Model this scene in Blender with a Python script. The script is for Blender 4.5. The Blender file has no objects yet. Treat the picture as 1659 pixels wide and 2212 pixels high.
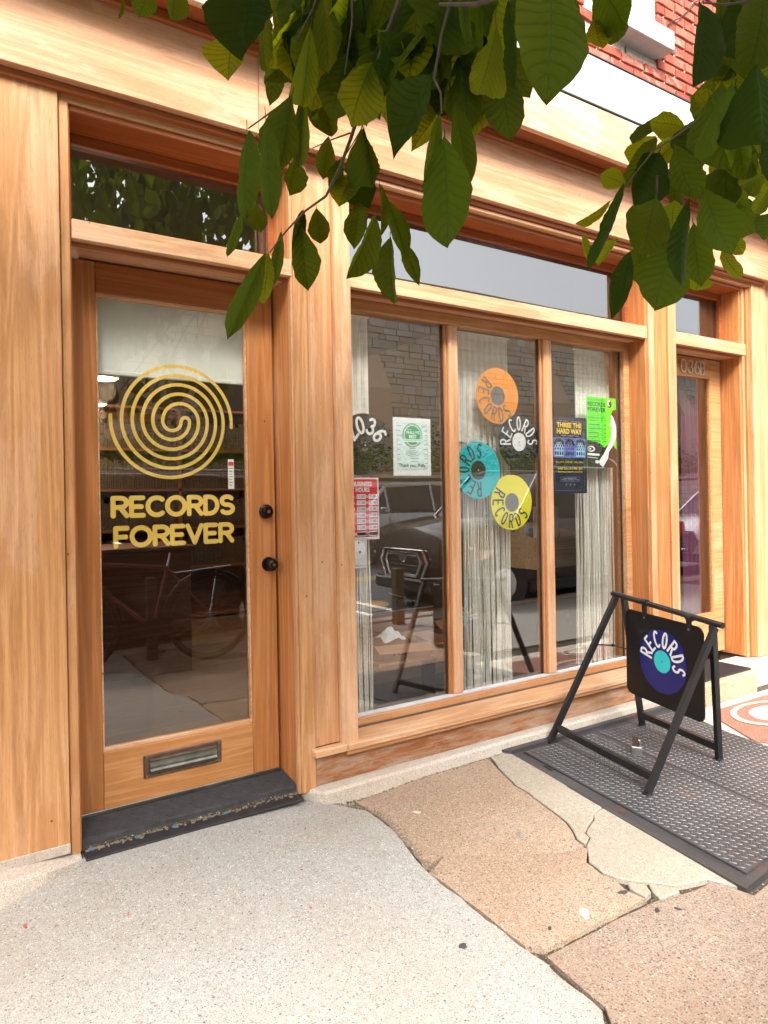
import bpy, bmesh, math, random
import numpy as np
from mathutils import Vector, Matrix, noise
random.seed(7)
rnd = random.Random(11)
sc = bpy.context.scene
col = sc.collection
R = math.radians
PI = math.pi

# ------------------------------------------------------------------ camera
F, K, HB = 1500.0, 0.0177, -32.0              # focal length and tilt, in units of a 1659 px wide picture
CX, SX = 0.8387, 0.5446
CAM = Vector((0.0, -2.655, 1.25))
RIGHT, FWD, UP = Vector((CX, -SX, 0)), Vector((SX, CX, 0)), Vector((0, 0, 1))
cd = bpy.data.cameras.new('camera'); cam = bpy.data.objects.new('camera', cd); col.objects.link(cam)
cd.sensor_fit = 'HORIZONTAL'; cd.sensor_width = 36; cd.lens = 36 * F / 1659
cd.shift_x = 0.57 / 1659; cd.shift_y = -32 / 1659
cd.clip_start = 0.05; cd.clip_end = 400
cX = (RIGHT - K * UP).normalized(); cY = (K * RIGHT + UP).normalized(); cZ = cX.cross(cY)
M = Matrix((cX, cY, cZ)).transposed().to_4x4(); M.translation = CAM
cam.matrix_world = M
sc.camera = cam

# ------------------------------------------------------------------ world and light
SUN_DIR = Vector((-0.40, -0.92, 1.0)).normalized()      # towards the sun
w = bpy.data.worlds.new('World'); sc.world = w; w.use_nodes = True
nt = w.node_tree; nt.nodes.clear()
out = nt.nodes.new('ShaderNodeOutputWorld'); bg = nt.nodes.new('ShaderNodeBackground')
sky = nt.nodes.new('ShaderNodeTexSky'); sky.sky_type = 'NISHITA'; sky.sun_disc = False
sky.sun_elevation = math.asin(SUN_DIR.z); sky.sun_rotation = math.atan2(SUN_DIR.x, SUN_DIR.y)
sky.air_density = 1.2; sky.dust_density = 4.0; sky.ozone_density = 1.0
hs = nt.nodes.new('ShaderNodeHueSaturation'); hs.inputs['Saturation'].default_value = 0.10
nt.links.new(sky.outputs[0], hs.inputs['Color']); nt.links.new(hs.outputs[0], bg.inputs['Color'])
bg.inputs['Strength'].default_value = 0.135
nt.links.new(bg.outputs[0], out.inputs['Surface'])
sl = bpy.data.lights.new('sun', 'SUN'); sun = bpy.data.objects.new('sun', sl); col.objects.link(sun)
sl.energy = 1.75; sl.angle = R(14); sl.color = (1.0, 0.975, 0.94)
sun.rotation_euler = SUN_DIR.to_track_quat('Z', 'Y').to_euler(); sun.location = (-3, -6, 9)
sc.view_settings.view_transform = 'Standard'; sc.view_settings.look = 'None'
sc.view_settings.exposure = 2.0; sc.view_settings.gamma = 1.0
sc.view_settings.use_curve_mapping = False
sc.cycles.max_bounces = 10; sc.cycles.transparent_max_bounces = 24
sc.cycles.diffuse_bounces = 4; sc.cycles.glossy_bounces = 4

# ------------------------------------------------------------------ pixel <-> place (back-projection on to the real planes)
def ray(u, v):
    px, py = u - 829.5, v - 1106.0
    a, b = px - K * py, py + K * px
    return RIGHT * (a / F) + FWD - UP * ((b - HB) / F)
def on_y(u, v, y):
    d = ray(u, v); return CAM + d * ((y - CAM.y) / d.y)
def on_z(u, v, z):
    d = ray(u, v); return CAM + d * ((z - CAM.z) / d.z)
def at_depth(u, v, z):
    return CAM + ray(u, v) * z
def project(P):
    d = Vector(P) - CAM
    r, f = d.dot(RIGHT), d.dot(FWD)
    if f < 0.05: return (-9e9, -9e9, f)
    a, b = F * r / f, HB - F * d.z / f
    D = 1 + K * K
    return (829.5 + (a + K * b) / D, 1106 + (b - K * a) / D, f)

# ------------------------------------------------------------------ material helpers
MATS = {}
class NB:
    def __init__(s, name):
        s.m = bpy.data.materials.new(name); s.m.use_nodes = True
        s.t = s.m.node_tree; s.t.nodes.clear()
        s.out = s.n('ShaderNodeOutputMaterial')
        MATS[name] = s.m
    def n(s, typ, **kw):
        nd = s.t.nodes.new(typ)
        for k, v in kw.items():
            if k.startswith('i_'):
                nd.inputs[k[2:].replace('_', ' ')].default_value = v
            else: setattr(nd, k, v)
        return nd
    def l(s, a, b): s.t.links.new(a, b)
    def val(s, x):
        return x
    def math(s, op, a, b=None, clamp=False):
        nd = s.n('ShaderNodeMath', operation=op); nd.use_clamp = clamp
        for i, x in enumerate((a, b)):
            if x is None: continue
            if hasattr(x, 'links'): s.l(x, nd.inputs[i])
            else: nd.inputs[i].default_value = x
        return nd.outputs[0]
    def mix(s, fac, a, b, mode='MIX'):
        nd = s.n('ShaderNodeMix', data_type='RGBA', blend_type=mode)
        for i, x in ((0, fac), (6, a), (7, b)):
            if hasattr(x, 'links'): s.l(x, nd.inputs[i])
            elif i == 0: nd.inputs[0].default_value = x
            else: nd.inputs[i].default_value = (*x[:3], 1)
        return nd.outputs[2]
    def coords(s, kind='Object', scale=(1, 1, 1), rand=True):
        tc = s.n('ShaderNodeTexCoord')
        o = tc.outputs[kind]
        if rand:
            oi = s.n('ShaderNodeObjectInfo')
            sh = s.n('ShaderNodeVectorMath', operation='SCALE'); sh.inputs[0].default_value = (13.7, 7.3, 9.1)
            s.l(oi.outputs['Random'], sh.inputs['Scale'])
            ad = s.n('ShaderNodeVectorMath', operation='ADD'); s.l(o, ad.inputs[0]); s.l(sh.outputs[0], ad.inputs[1]); o = ad.outputs[0]
        mp = s.n('ShaderNodeMapping'); mp.inputs['Scale'].default_value = scale
        s.l(o, mp.inputs['Vector']); return mp.outputs[0]
    def noise(s, vec, scale, detail=3, rough=.55, dist=0.0):
        nd = s.n('ShaderNodeTexNoise'); nd.inputs['Scale'].default_value = scale
        nd.inputs['Detail'].default_value = detail; nd.inputs['Roughness'].default_value = rough
        nd.inputs['Distortion'].default_value = dist
        s.l(vec, nd.inputs['Vector']); return nd.outputs['Fac']
    def voro(s, vec, scale, feature='F1', rnd_=1.0):
        nd = s.n('ShaderNodeTexVoronoi', feature=feature); nd.inputs['Scale'].default_value = scale
        nd.inputs['Randomness'].default_value = rnd_
        s.l(vec, nd.inputs['Vector']); return nd
    def ramp(s, fac, stops, interp='LINEAR'):
        nd = s.n('ShaderNodeValToRGB'); cr = nd.color_ramp; cr.interpolation = interp
        while len(cr.elements) < len(stops): cr.elements.new(0.5)
        for e, (p, c) in zip(cr.elements, stops):
            e.position = p; e.color = (c, c, c, 1) if not hasattr(c, '__len__') else (*c[:3], 1)
        s.l(fac, nd.inputs[0]); return nd.outputs[0]
    def bump(s, h, strength=.3, dist=.002, normal=None):
        nd = s.n('ShaderNodeBump'); nd.inputs['Strength'].default_value = strength; nd.inputs['Distance'].default_value = dist
        s.l(h, nd.inputs['Height'])
        if normal: s.l(normal, nd.inputs['Normal'])
        return nd.outputs[0]
    def pbr(s, color, rough=.5, metal=0., bump=None, spec=.5, coat=0., **kw):
        p = s.n('ShaderNodeBsdfPrincipled')
        for k, x in (('Base Color', color), ('Roughness', rough), ('Metallic', metal), ('Specular IOR Level', spec), ('Coat Weight', coat)):
            if hasattr(x, 'links'): s.l(x, p.inputs[k])
            elif k == 'Base Color': p.inputs[k].default_value = (*x[:3], 1)
            else: p.inputs[k].default_value = x
        for k, x in kw.items(): p.inputs[k.replace('_', ' ')].default_value = x
        if bump is not None: s.l(bump, p.inputs['Normal'])
        s.l(p.outputs[0], s.out.inputs['Surface']); return p

def plain(name, color, rough=.5, metal=0., spec=.5, var=.12, nscale=6., coat=0., bump=0.):
    b = NB(name); v = b.coords(rand=True)
    n1 = b.noise(v, nscale, 5, .6)
    dark = tuple(c * (1 - var) for c in color); lite = tuple(min(1, c * (1 + var)) for c in color)
    c = b.ramp(n1, [(.3, dark), (.7, lite)])
    r = b.math('MULTIPLY_ADD', n1, .2); r.node.inputs[2].default_value = max(0, rough - .1)
    bm_ = b.bump(b.noise(v, 160, 3), bump, .001) if bump else None
    b.pbr(c, r, metal, bm_, spec, coat); return b.m

def wood(name, axis, base, pale=(.50, .33, .205), dark=(.20, .085, .030), fade=.45, contrast=1.0, weather=0.):
    b = NB(name)
    al = {'x': (1, 0, 0), 'y': (0, 1, 0), 'z': (0, 0, 1)}[axis]
    def sc_(along, across): return tuple(along if a else across for a in al)
    bands = b.noise(b.coords(scale=sc_(.35, 7)), 1.0, 2, .4, .5)
    grain = b.noise(b.coords(scale=sc_(1.1, 75)), 1.0, 6, .62, .15)
    fine = b.noise(b.coords(scale=sc_(5, 260)), 1.0, 3, .6)
    pore = b.noise(b.coords(scale=sc_(26, 620)), 1.0, 2, .6)
    wv = b.math('SINE', b.math('MULTIPLY', bands, 70.))
    wv = b.math('MULTIPLY_ADD', wv, .5); wv.node.inputs[2].default_value = .5
    g = b.math('ADD', b.math('MULTIPLY', wv, .20), b.math('MULTIPLY', grain, .80))
    contrast *= .52
    lo = tuple(base[i] * (1 - .36 * contrast) + dark[i] * .25 * contrast for i in range(3))
    hi = tuple(min(.9, base[i] * (1.30, 1.42, 1.6)[i] + .01) for i in range(3))
    c = b.ramp(g, [(.28, lo), (.46, base), (.66, hi)])
    c = b.mix(b.math('MULTIPLY', b.ramp(fine, [(.34, 1), (.5, 0)]), .42 * contrast), c, dark)
    oi = b.n('ShaderNodeObjectInfo')
    c = b.mix(b.math('MULTIPLY', oi.outputs['Random'], .45), c, tuple(base[i] * (.78, .62, .50)[i] for i in range(3)))
    f1 = b.noise(b.coords(scale=sc_(.9, 3.2)), 1.4, 6, .68, .3)
    fm = b.math('ADD', b.math('MULTIPLY', b.ramp(f1, [(.40, 0), (.70, 1)]), .55), b.math('MULTIPLY', b.ramp(f1, [(.53, 0), (.56, 1)]), .45))
    fm = b.math('MULTIPLY', fm, b.ramp(grain, [(.2, .4), (.65, 1.)]))
    c = b.mix(b.math('MULTIPLY', fm, fade), c, pale)
    f2 = b.noise(b.coords(scale=sc_(2, 18)), 1.0, 5, .65, .2)
    c = b.mix(b.math('MULTIPLY', b.ramp(f2, [(.56, 0), (.72, 1)]), .42), c, dark)
    c = b.mix(b.math('MULTIPLY', b.ramp(pore, [(.57, 0), (.70, 1)]), .40), c, dark)
    if weather:
        wz = b.noise(b.coords(scale=sc_(5, 26)), 1.0, 6, .75, .4)
        c = b.mix(b.math('MULTIPLY', b.ramp(wz, [(.44, 0), (.60, 1)]), weather), c, (.40, .29, .21))
        c = b.mix(b.math('MULTIPLY', b.ramp(wz, [(.30, 1), (.42, 0)]), weather), c, (.14, .05, .018))
    v0 = b.coords()
    vk = b.voro(v0, 8.0); kn = b.ramp(vk.outputs['Distance'], [(.022, 1), (.04, 0)])
    c = b.mix(b.math('MULTIPLY', kn, .8), c, (.05, .025, .015))
    h = b.math('ADD', b.math('MULTIPLY', grain, .5), b.math('MULTIPLY', fine, .5))
    rr = b.ramp(fm, [(0, .42), (1, .66)])
    b.pbr(c, rr, 0, b.bump(h, .22, .001), .35)
    return b.m

WB = (0.460, 0.218, 0.081)
WV = wood('wood_upright', 'z', WB, pale=(0.600, 0.365, 0.231), fade=.5)
WVp = wood('wood_upright_pale', 'z', (0.529, 0.269, 0.122), pale=(0.660, 0.423, 0.270), fade=.62, contrast=.85)
WVo = wood('wood_upright_orange', 'z', (0.460, 0.175, 0.050), fade=.16)
WH = wood('wood_level', 'x', (0.480, 0.236, 0.091), pale=(0.619, 0.381, 0.246), fade=.5)
WHp = wood('wood_level_pale', 'x', (0.560, 0.307, 0.153), pale=(0.680, 0.440, 0.290), fade=.70, contrast=.7)
WHf = wood('wood_fascia', 'x', (0.500, 0.250, 0.122), pale=(0.639, 0.389, 0.258), fade=.8, contrast=.7)
WHc = wood('wood_cornice_faded', 'x', (0.560, 0.315, 0.185), pale=(0.680, 0.448, 0.327), fade=.9, contrast=.6)
WHd = wood('wood_soffit_shaded', 'x', (0.270, 0.071, 0.015), fade=.04)  # level wood darkened: the shade under ledges is put into its colour
WHw = wood('wood_weathered', 'x', (0.310, 0.118, 0.041), fade=.35, weather=.75)
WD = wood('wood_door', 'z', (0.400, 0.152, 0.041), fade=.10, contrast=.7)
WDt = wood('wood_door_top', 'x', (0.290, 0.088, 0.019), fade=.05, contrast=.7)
WDh = wood('wood_door_rail', 'x', (0.480, 0.215, 0.071), fade=.15, contrast=.7)

def glass_mat(name, tint=(.985, .99, .985), k=.80, a=.15, wav=.02):
    b = NB(name)
    lw = b.n('ShaderNodeLayerWeight'); lw.inputs['Blend'].default_value = .5
    sch = b.math('POWER', lw.outputs['Facing'], 4.2)
    fac = b.math('MULTIPLY_ADD', sch, k, clamp=True); fac.node.inputs[2].default_value = a
    tr = b.n('ShaderNodeBsdfTransparent'); tr.inputs[0].default_value = (*tint, 1)
    gl = b.n('ShaderNodeBsdfGlossy'); gl.inputs['Roughness'].default_value = .0
    bp = b.bump(b.noise(b.coords(rand=True), 2.2, 1, .4), wav, .02); b.l(bp, gl.inputs['Normal'])
    mx = b.n('ShaderNodeMixShader'); b.l(fac, mx.inputs[0]); b.l(tr.outputs[0], mx.inputs[1]); b.l(gl.outputs[0], mx.inputs[2])
    b.l(mx.outputs[0], b.out.inputs['Surface']); return b.m
GL = glass_mat('window_glass')
GLT = glass_mat('transom_glass', (.7, .74, .78), .8, .20, .05)
GLD = glass_mat('door_glass', (.98, .975, .95), .75, .085, .012)

def concrete(name, base, stain, peb, pscale, amount, rough=.85, big=1.2):
    b = NB(name); v = b.coords('Object', rand=False)
    n1 = b.noise(v, 1.6, 6, .6); n2 = b.noise(v, 55, 4, .65); n3 = b.noise(v, 300, 2, .6); n4 = b.noise(v, 6, 5, .7, .5)
    c = b.mix(b.ramp(n1, [(.35, 0), (.7, 1)]), base, stain)
    c = b.mix(b.math('MULTIPLY', b.ramp(n4, [(.5, 0), (.75, 1)]), .35), c, tuple(x * .75 for x in stain))
    c = b.mix(b.ramp(n2, [(.3, .38), (.6, 0)]), c, tuple(x * .5 for x in base))
    c = b.mix(b.ramp(n3, [(.30, .85), (.47, 0)]), c, tuple(x * .30 for x in base))
    n5 = b.noise(v, .9, 7, .72, .8); c = b.mix(b.math('MULTIPLY', b.ramp(n5, [(.50, 0), (.62, 1)]), .30), c, (stain[0] * .80, stain[1] * .66, stain[2] * .52))
    c = b.mix(b.ramp(n3, [(.56, 0), (.75, .5)]), c, tuple(min(.9, x * 1.6) for x in base))
    hh = n3
    for i, (ps, am, lo) in enumerate(((pscale, amount, .30), (pscale * .42, amount * .8, .17), (pscale * .16, amount * .35, .06))):
        vo = b.voro(v, ps)
        sel = b.n('ShaderNodeSeparateColor'); b.l(vo.outputs['Color'], sel.inputs[0])
        on = b.math('LESS_THAN', sel.outputs[0], am)
        dot = b.ramp(vo.outputs['Distance'], [(lo, 1), (lo + .10, 0)])
        mk = b.math('MULTIPLY', on, dot)
        pc = b.ramp(sel.outputs[1], [(0, peb[0]), (.34, peb[0]), (.35, peb[1]), (.64, peb[1]), (.65, peb[2]), (.86, peb[2]), (.87, peb[3]), (1, peb[3])], 'CONSTANT')
        c = b.mix(b.math('MULTIPLY', mk, .85), c, pc)
        hh = b.math('ADD', hh, b.math('MULTIPLY', mk, .6))
    b.pbr(c, rough, 0, b.bump(hh, .45, .003), .25); return b.m
CL = concrete('pale_concrete', (.372, .366, .342), (.378, .340, .290), [(.09, .09, .09), (.30, .26, .22), (.62, .58, .52), (.34, .15, .08)], 175, .42)
CT = concrete('tan_aggregate', (.345, .240, .165), (.42, .325, .24), [(.09, .08, .075), (.26, .13, .07), (.50, .40, .30), (.42, .17, .06)], 150, .75, big=2)
CT2 = concrete('brown_aggregate', (.285, .205, .155), (.345, .275, .215), [(.07, .065, .065), (.20, .11, .07), (.44, .35, .27), (.34, .15, .07)], 135, .85, big=2)
CS = concrete('cement_strip', (.36, .305, .235), (.42, .375, .30), [(.3, .24, .18), (.5, .4, .3), (.62, .55, .45), (.3, .18, .1)], 180, .25)
CG = concrete('grey_cement', (.36, .32, .275), (.52, .42, .34), [(.2, .18, .16), (.3, .26, .22), (.5, .45, .4), (.3, .2, .14)], 150, .2)
CB = concrete('stone_step', (.46, .30, .17), (.56, .45, .32), [(.22, .12, .06), (.35, .2, .1), (.62, .5, .36), (.4, .22, .1)], 110, .6)
CW = concrete('white_stone', (.56, .50, .43), (.50, .40, .31), [(.4, .34, .28), (.5, .42, .35), (.6, .55, .5), (.4, .3, .2)], 120, .15)
CDK = concrete('dirt_fill', (.055, .042, .030), (.10, .08, .055), [(.1, .08, .06), (.3, .22, .14), (.4, .35, .25), (.2, .22, .08)], 120, .6)

BLK = plain('black_steel', (.012, .012, .013), .42, 0, .5, .2, 20)
BLKb = plain('black_board', (.006, .006, .007), .35, 0, .4, .1)
BRZm = plain('bronze_plate', (.16, .115, .085), .35, .75, .5, .3, 30)
BRZ = plain('oiled_bronze', (.022, .016, .013), .3, .8, .5, .3, 30)
NICK = plain('aged_nickel', (.30, .29, .25), .32, 1., .5, .25, 25)
COP = plain('copper_edge', (.42, .21, .13), .4, .9, .5, .3, 40)
RAMP = plain('ramp_rubber', (.048, .046, .048), .6, 0, .4, .35, 30, bump=.3)
STL = plain('bright_steel', (.55, .54, .52), .35, 1., .5, .2, 40)
RUB = plain('black_rubber', (.022, .021, .023), .55, 0, .4, .5, 30, bump=.3)
WHT = plain('white_paint', (.54, .525, .52), .5, 0, .4, .14, 7)
CRM = plain('cream_yarn', (.86, .84, .75), .85, 0, .2, .15, 60)
BEI = plain('beige_plaster', (.46, .40, .32), .7, 0, .3, .04)
PLY = wood('plywood', 'x', (.52, .36, .19), pale=(.60, .46, .28), fade=.3, contrast=.4)
WAL = wood('walnut', 'x', (.16, .065, .03), fade=.1)
CARD = plain('cardboard', (.44, .24, .13), .8, 0, .2, .12, 9)
SHD = plain('roller_shade', (.82, .86, .83), .7, 0, .3, .03)
FLR = wood('floor_boards', 'x', (.13, .085, .055), fade=.3)
def rust_metal(name, base, rustc=(.20, .065, .025), amt=(.62, .72)):
    b = NB(name); v = b.coords(rand=False)
    n1 = b.noise(v, 4.5, 6, .7, .4); n2 = b.noise(v, 70, 3, .6); n3 = b.noise(v, 1.6, 4, .6)
    c = b.mix(b.ramp(n3, [(.35, 0), (.65, 1)]), base, tuple(x * 1.9 for x in base))
    c = b.mix(b.ramp(n2, [(.5, 0), (.75, .5)]), c, tuple(x * 2.6 for x in base))
    c = b.mix(b.ramp(n1, [(amt[0], 0), (amt[1], .85)]), c, rustc)
    b.pbr(c, b.ramp(n2, [(.3, .38), (.7, .6)]), .35, b.bump(n2, .3, .001), .5); return b.m
PLT = rust_metal('tread_plate', (.050, .048, .050), amt=(.60, .70))
LUG = rust_metal('worn_tread', (.085, .081, .082), (.25, .10, .05), (.62, .72))
PLF = rust_metal('hatch_frame_paint', (.050, .047, .048), amt=(.60, .68))
def grooved(name, color, a=.2):
    b = NB(name); v = b.coords(rand=False)
    tc = b.n('ShaderNodeTexCoord'); ln = b.n('ShaderNodeVectorMath', operation='LENGTH')
    mp = b.n('ShaderNodeMapping'); mp.inputs['Scale'].default_value = (1, 0, 1); b.l(tc.outputs['Object'], mp.inputs[0]); b.l(mp.outputs[0], ln.inputs[0])
    s_ = b.math('SINE', b.math('MULTIPLY', ln.outputs['Value'], 2600.))
    b.pbr(color, a, 0, b.bump(s_, .12, .0004), .6); return b.m
def vinyl(name, color, rough=.22):
    return grooved(name, color, rough)
V_OR = vinyl('orange_vinyl', (.80, .30, .035)); V_TE = vinyl('teal_vinyl', (.0, .50, .55)); V_YE = vinyl('yellow_vinyl', (.85, .76, .01))
V_BK = vinyl('black_vinyl', (.012, .014, .012), .16); V_BL = vinyl('blue_vinyl', (.003, .012, .16), .16)
INK = plain('black_ink', (.018, .018, .018), .6, var=.05); GRY = plain('grey_print', (.15, .145, .135), .6, var=.05)
PAP = plain('white_paper', (.80, .80, .79), .6, var=.03)
RED = plain('red_plastic', (.72, .02, .03), .35, var=.05)
GOLD = plain('gold_vinyl', (.90, .64, .16), .35, .05, .5, .10, 2.5)
GRN = plain('green_print', (.05, .30, .10), .5); LIM = plain('lime_print', (.14, .80, .03), .5, var=.04)
YEL = plain('amber_print', (.88, .60, .05), .5, var=.05); BLU = plain('blue_print', (.10, .16, .52), .5, var=.2, nscale=60)
LBL = plain('pale_blue_print', (.36, .60, .78), .5, var=.15, nscale=80); NVY = plain('night_print', (.012, .014, .02), .3, var=.1)
MNT = plain('mint_print', (.62, .78, .72), .6, var=.06); TEA = plain('turquoise_label', (.03, .58, .62), .4, var=.04)
BRN = plain('brown_print', (.07, .03, .02), .5)
TAN_D = plain('dark_bottle', (.10, .05, .02), .4)

# ------------------------------------------------------------------ mesh helpers
class G:
    """collects geometry in place (world) coordinates"""
    def __init__(s): s.v, s.f = [], []
    def add(s, vs, fs):
        o = len(s.v); s.v += [tuple(x) for x in vs]; s.f += [tuple(i + o for i in f) for f in fs]; return s
    def box(s, x0, x1, y0, y1, z0, z1, c=0.0):
        if c <= 0:
            vs = [(x, y, z) for z in (z0, z1) for y in (y0, y1) for x in (x0, x1)]
            return s.add(vs, [(0, 2, 3, 1), (4, 5, 7, 6), (0, 1, 5, 4), (2, 6, 7, 3), (0, 4, 6, 2), (1, 3, 7, 5)])
        c = min(c, (x1 - x0) / 2.2, (y1 - y0) / 2.2, (z1 - z0) / 2.2)
        bm = bmesh.new(); bmesh.ops.create_cube(bm, size=1)
        for v in bm.verts:
            v.co = ((x0 + x1) / 2 + v.co.x * (x1 - x0), (y0 + y1) / 2 + v.co.y * (y1 - y0), (z0 + z1) / 2 + v.co.z * (z1 - z0))
        bmesh.ops.bevel(bm, geom=bm.edges[:], offset=c, segments=1, affect='EDGES')
        return s.bm(bm)
    def bm(s, bm, mat=None):
        bm.verts.index_update()
        vs = [(mat @ v.co if mat else v.co) for v in bm.verts]
        fs = [tuple(v.index for v in f.verts) for f in bm.faces]
        bm.free(); return s.add(vs, fs)
    def tube(s, pts, r, n=8, cap=True, flat=None):
        pts = [Vector(p) for p in pts]; rs = r if hasattr(r, '__len__') else [r] * len(pts)
        up = None; vs, fs = [], []
        for i, p in enumerate(pts):
            d = (pts[min(i + 1, len(pts) - 1)] - pts[max(i - 1, 0)]).normalized()
            if up is None:
                up = Vector((0, 0, 1)) if abs(d.z) < .9 else Vector((1, 0, 0))
            a = d.cross(up).normalized(); b2 = a.cross(d).normalized(); up = b2
            for k in range(n):
                t = 2 * PI * (k + .5) / n
                vs.append(p + a * (math.cos(t) * rs[i]) + b2 * (math.sin(t) * rs[i]))
        for i in range(len(pts) - 1):
            for k in range(n):
                k2 = (k + 1) % n
                fs.append((i * n + k, (i + 1) * n + k, (i + 1) * n + k2, i * n + k2))
        if cap:
            fs.append(tuple(range(n))); fs.append(tuple(reversed(range((len(pts) - 1) * n, len(pts) * n))))
        return s.add(vs, fs)
    def bar(s, a, b, w, h, up=(0, 0, 1)):
        a, b = Vector(a), Vector(b); d = (b - a).normalized(); up = Vector(up)
        x = d.cross(up).normalized() * (w / 2); y = x.cross(d).normalized() * (h / 2)
        vs = [p + sx * x + sy * y for p in (a, b) for sx, sy in ((-1, -1), (1, -1), (1, 1), (-1, 1))]
        return s.add(vs, [(0, 1, 2, 3), (7, 6, 5, 4), (0, 4, 5, 1), (1, 5, 6, 2), (2, 6, 7, 3), (3, 7, 4, 0)])
    def lathe(s, prof, org, axis, n=32):
        """profile [(r, h)] turned about axis through org"""
        org, ax = Vector(org), Vector(axis).normalized()
        a = ax.orthogonal().normalized(); b2 = ax.cross(a)
        vs, fs = [], []
        for r_, h in prof:
            for k in range(n):
                t = 2 * PI * k / n
                vs.append(org + ax * h + (a * math.cos(t) + b2 * math.sin(t)) * r_)
        for i in range(len(prof) - 1):
            for k in range(n):
                k2 = (k + 1) % n; fs.append((i * n + k, i * n + k2, (i + 1) * n + k2, (i + 1) * n + k))
        fs.append(tuple(reversed(range(n)))); fs.append(tuple(range((len(prof) - 1) * n, len(prof) * n)))
        return s.add(vs, fs)
    def prism(s, poly, fn, t0, t1):
        """poly [(a,b)]; fn(a,b,t) -> place; closed prism between t0 and t1"""
        n = len(poly)
        vs = [fn(a, b, t0) for a, b in poly] + [fn(a, b, t1) for a, b in poly]
        fs = [tuple(range(n)), tuple(reversed(range(n, 2 * n)))] + [(i, i + n, (i + 1) % n + n, (i + 1) % n) for i in range(n)]
        return s.add(vs, fs)

def link(o, parent):
    col.objects.link(o)
    if parent is not None: o.parent = parent
    return o
def wloc(o):
    p = Vector((0, 0, 0))
    while o is not None: p += o.location; o = o.parent
    return p
def obj(name, g, mat, parent=None, smooth=False, origin=None, fix=True):
    """ONE mesh object out of the collected geometry; g in world coordinates"""
    if parent is not None: org = wloc(parent)
    else: org = Vector((0, 0, 0))
    if origin is None:
        xs = np.array(g.v); mn, mx = xs.min(0), xs.max(0)
        origin = Vector(((mn[0] + mx[0]) / 2, (mn[1] + mx[1]) / 2, mn[2]))
    origin = Vector(origin)
    me = bpy.data.meshes.new(name)
    me.from_pydata([(Vector(v) - origin)[:] for v in g.v], [], g.f)
    me.update()
    if fix:
        bm = bmesh.new(); bm.from_mesh(me); bmesh.ops.recalc_face_normals(bm, faces=bm.faces); bm.to_mesh(me); bm.free()
    if mat: me.materials.append(mat)
    if smooth:
        me.polygons.foreach_set('use_smooth', [True] * len(me.polygons))
        try: me.set_sharp_from_angle(angle=R(38))
        except Exception: pass
    o = bpy.data.objects.new(name, me); o.location = origin - org
    return link(o, parent)
def thing(name, label, cat, loc, group=None):
    o = bpy.data.objects.new(name, None); o.empty_display_size = .1; o.location = loc; col.objects.link(o)
    o['label'] = label; o['category'] = cat
    if group: o['group'] = group
    return o
def tag(o, label=None, cat=None, group=None, kind=None):
    if label: o['label'] = label
    if cat: o['category'] = cat
    if group: o['group'] = group
    if kind: o['kind'] = kind
    return o
def board(name, x0, x1, y0, y1, z0, z1, mat, parent, c=.002):
    return obj(name, G().box(x0, x1, y0, y1, z0, z1, c), mat, parent)

# ------------------------------------------------------------------ lettering
def arc(cx, cy, rx, ry, a0, a1, n=14):
    return [(cx + rx * math.cos(R(a0 + (a1 - a0) * i / n)), cy + ry * math.sin(R(a0 + (a1 - a0) * i / n))) for i in range(n + 1)]
def strokes(ch):
    L = {
     'R': [[(0, 0), (0, 1), (.4, 1)] + arc(.4, .74, .32, .26, 90, -90) + [(0, .48)], [(.36, .48), (.72, 0)]],
     'E': [[(.62, 1), (0, 1), (0, 0), (.64, 0)], [(0, .5), (.54, .5)]],
     'F': [[(.6, 1), (0, 1), (0, 0)], [(0, .5), (.52, .5)]],
     'C': [arc(.5, .5, .5, .5, 52, 308, 26)],
     'O': [arc(.5, .5, .5, .5, 0, 360, 36)],
     '0': [arc(.4, .5, .4, .5, 0, 360, 36)],
     'D': [[(0, 0), (0, 1), (.25, 1)] + arc(.25, .5, .47, .5, 90, -90, 18) + [(0, 0)]],
     'S': [arc(.36, .75, .33, .25, 35, 262, 16) + arc(.36, .255, .36, .255, 85, -145, 16)],
     'V': [[(0, 1), (.4, 0), (.8, 1)]],
     '2': [arc(.36, .72, .36, .28, 165, -35, 16) + [(0, 0), (.74, 0)]],
     '3': [arc(.34, .76, .34, .24, 150, -80, 14) + arc(.34, .26, .38, .26, 80, -150, 16)],
     '6': [arc(.38, .29, .36, .29, 0, 360, 24), [(.66, .95)] + arc(.5, .45, .48, .55, 85, 178, 10)[2:]],
     'B': [[(0, 0), (0, 1), (.36, 1)] + arc(.36, .765, .28, .235, 90, -90) + [(0, .53)], [(.36, .53)] + arc(.38, .265, .33, .265, 90, -90) + [(0, 0)]],
    }
    return L[ch]
WIDTH = {'R': .72, 'E': .64, 'F': .6, 'C': .84, 'O': 1., '0': .8, 'D': .72, 'S': .72, 'V': .8, '2': .74, '3': .72, '6': .74, 'B': .71}
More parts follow.
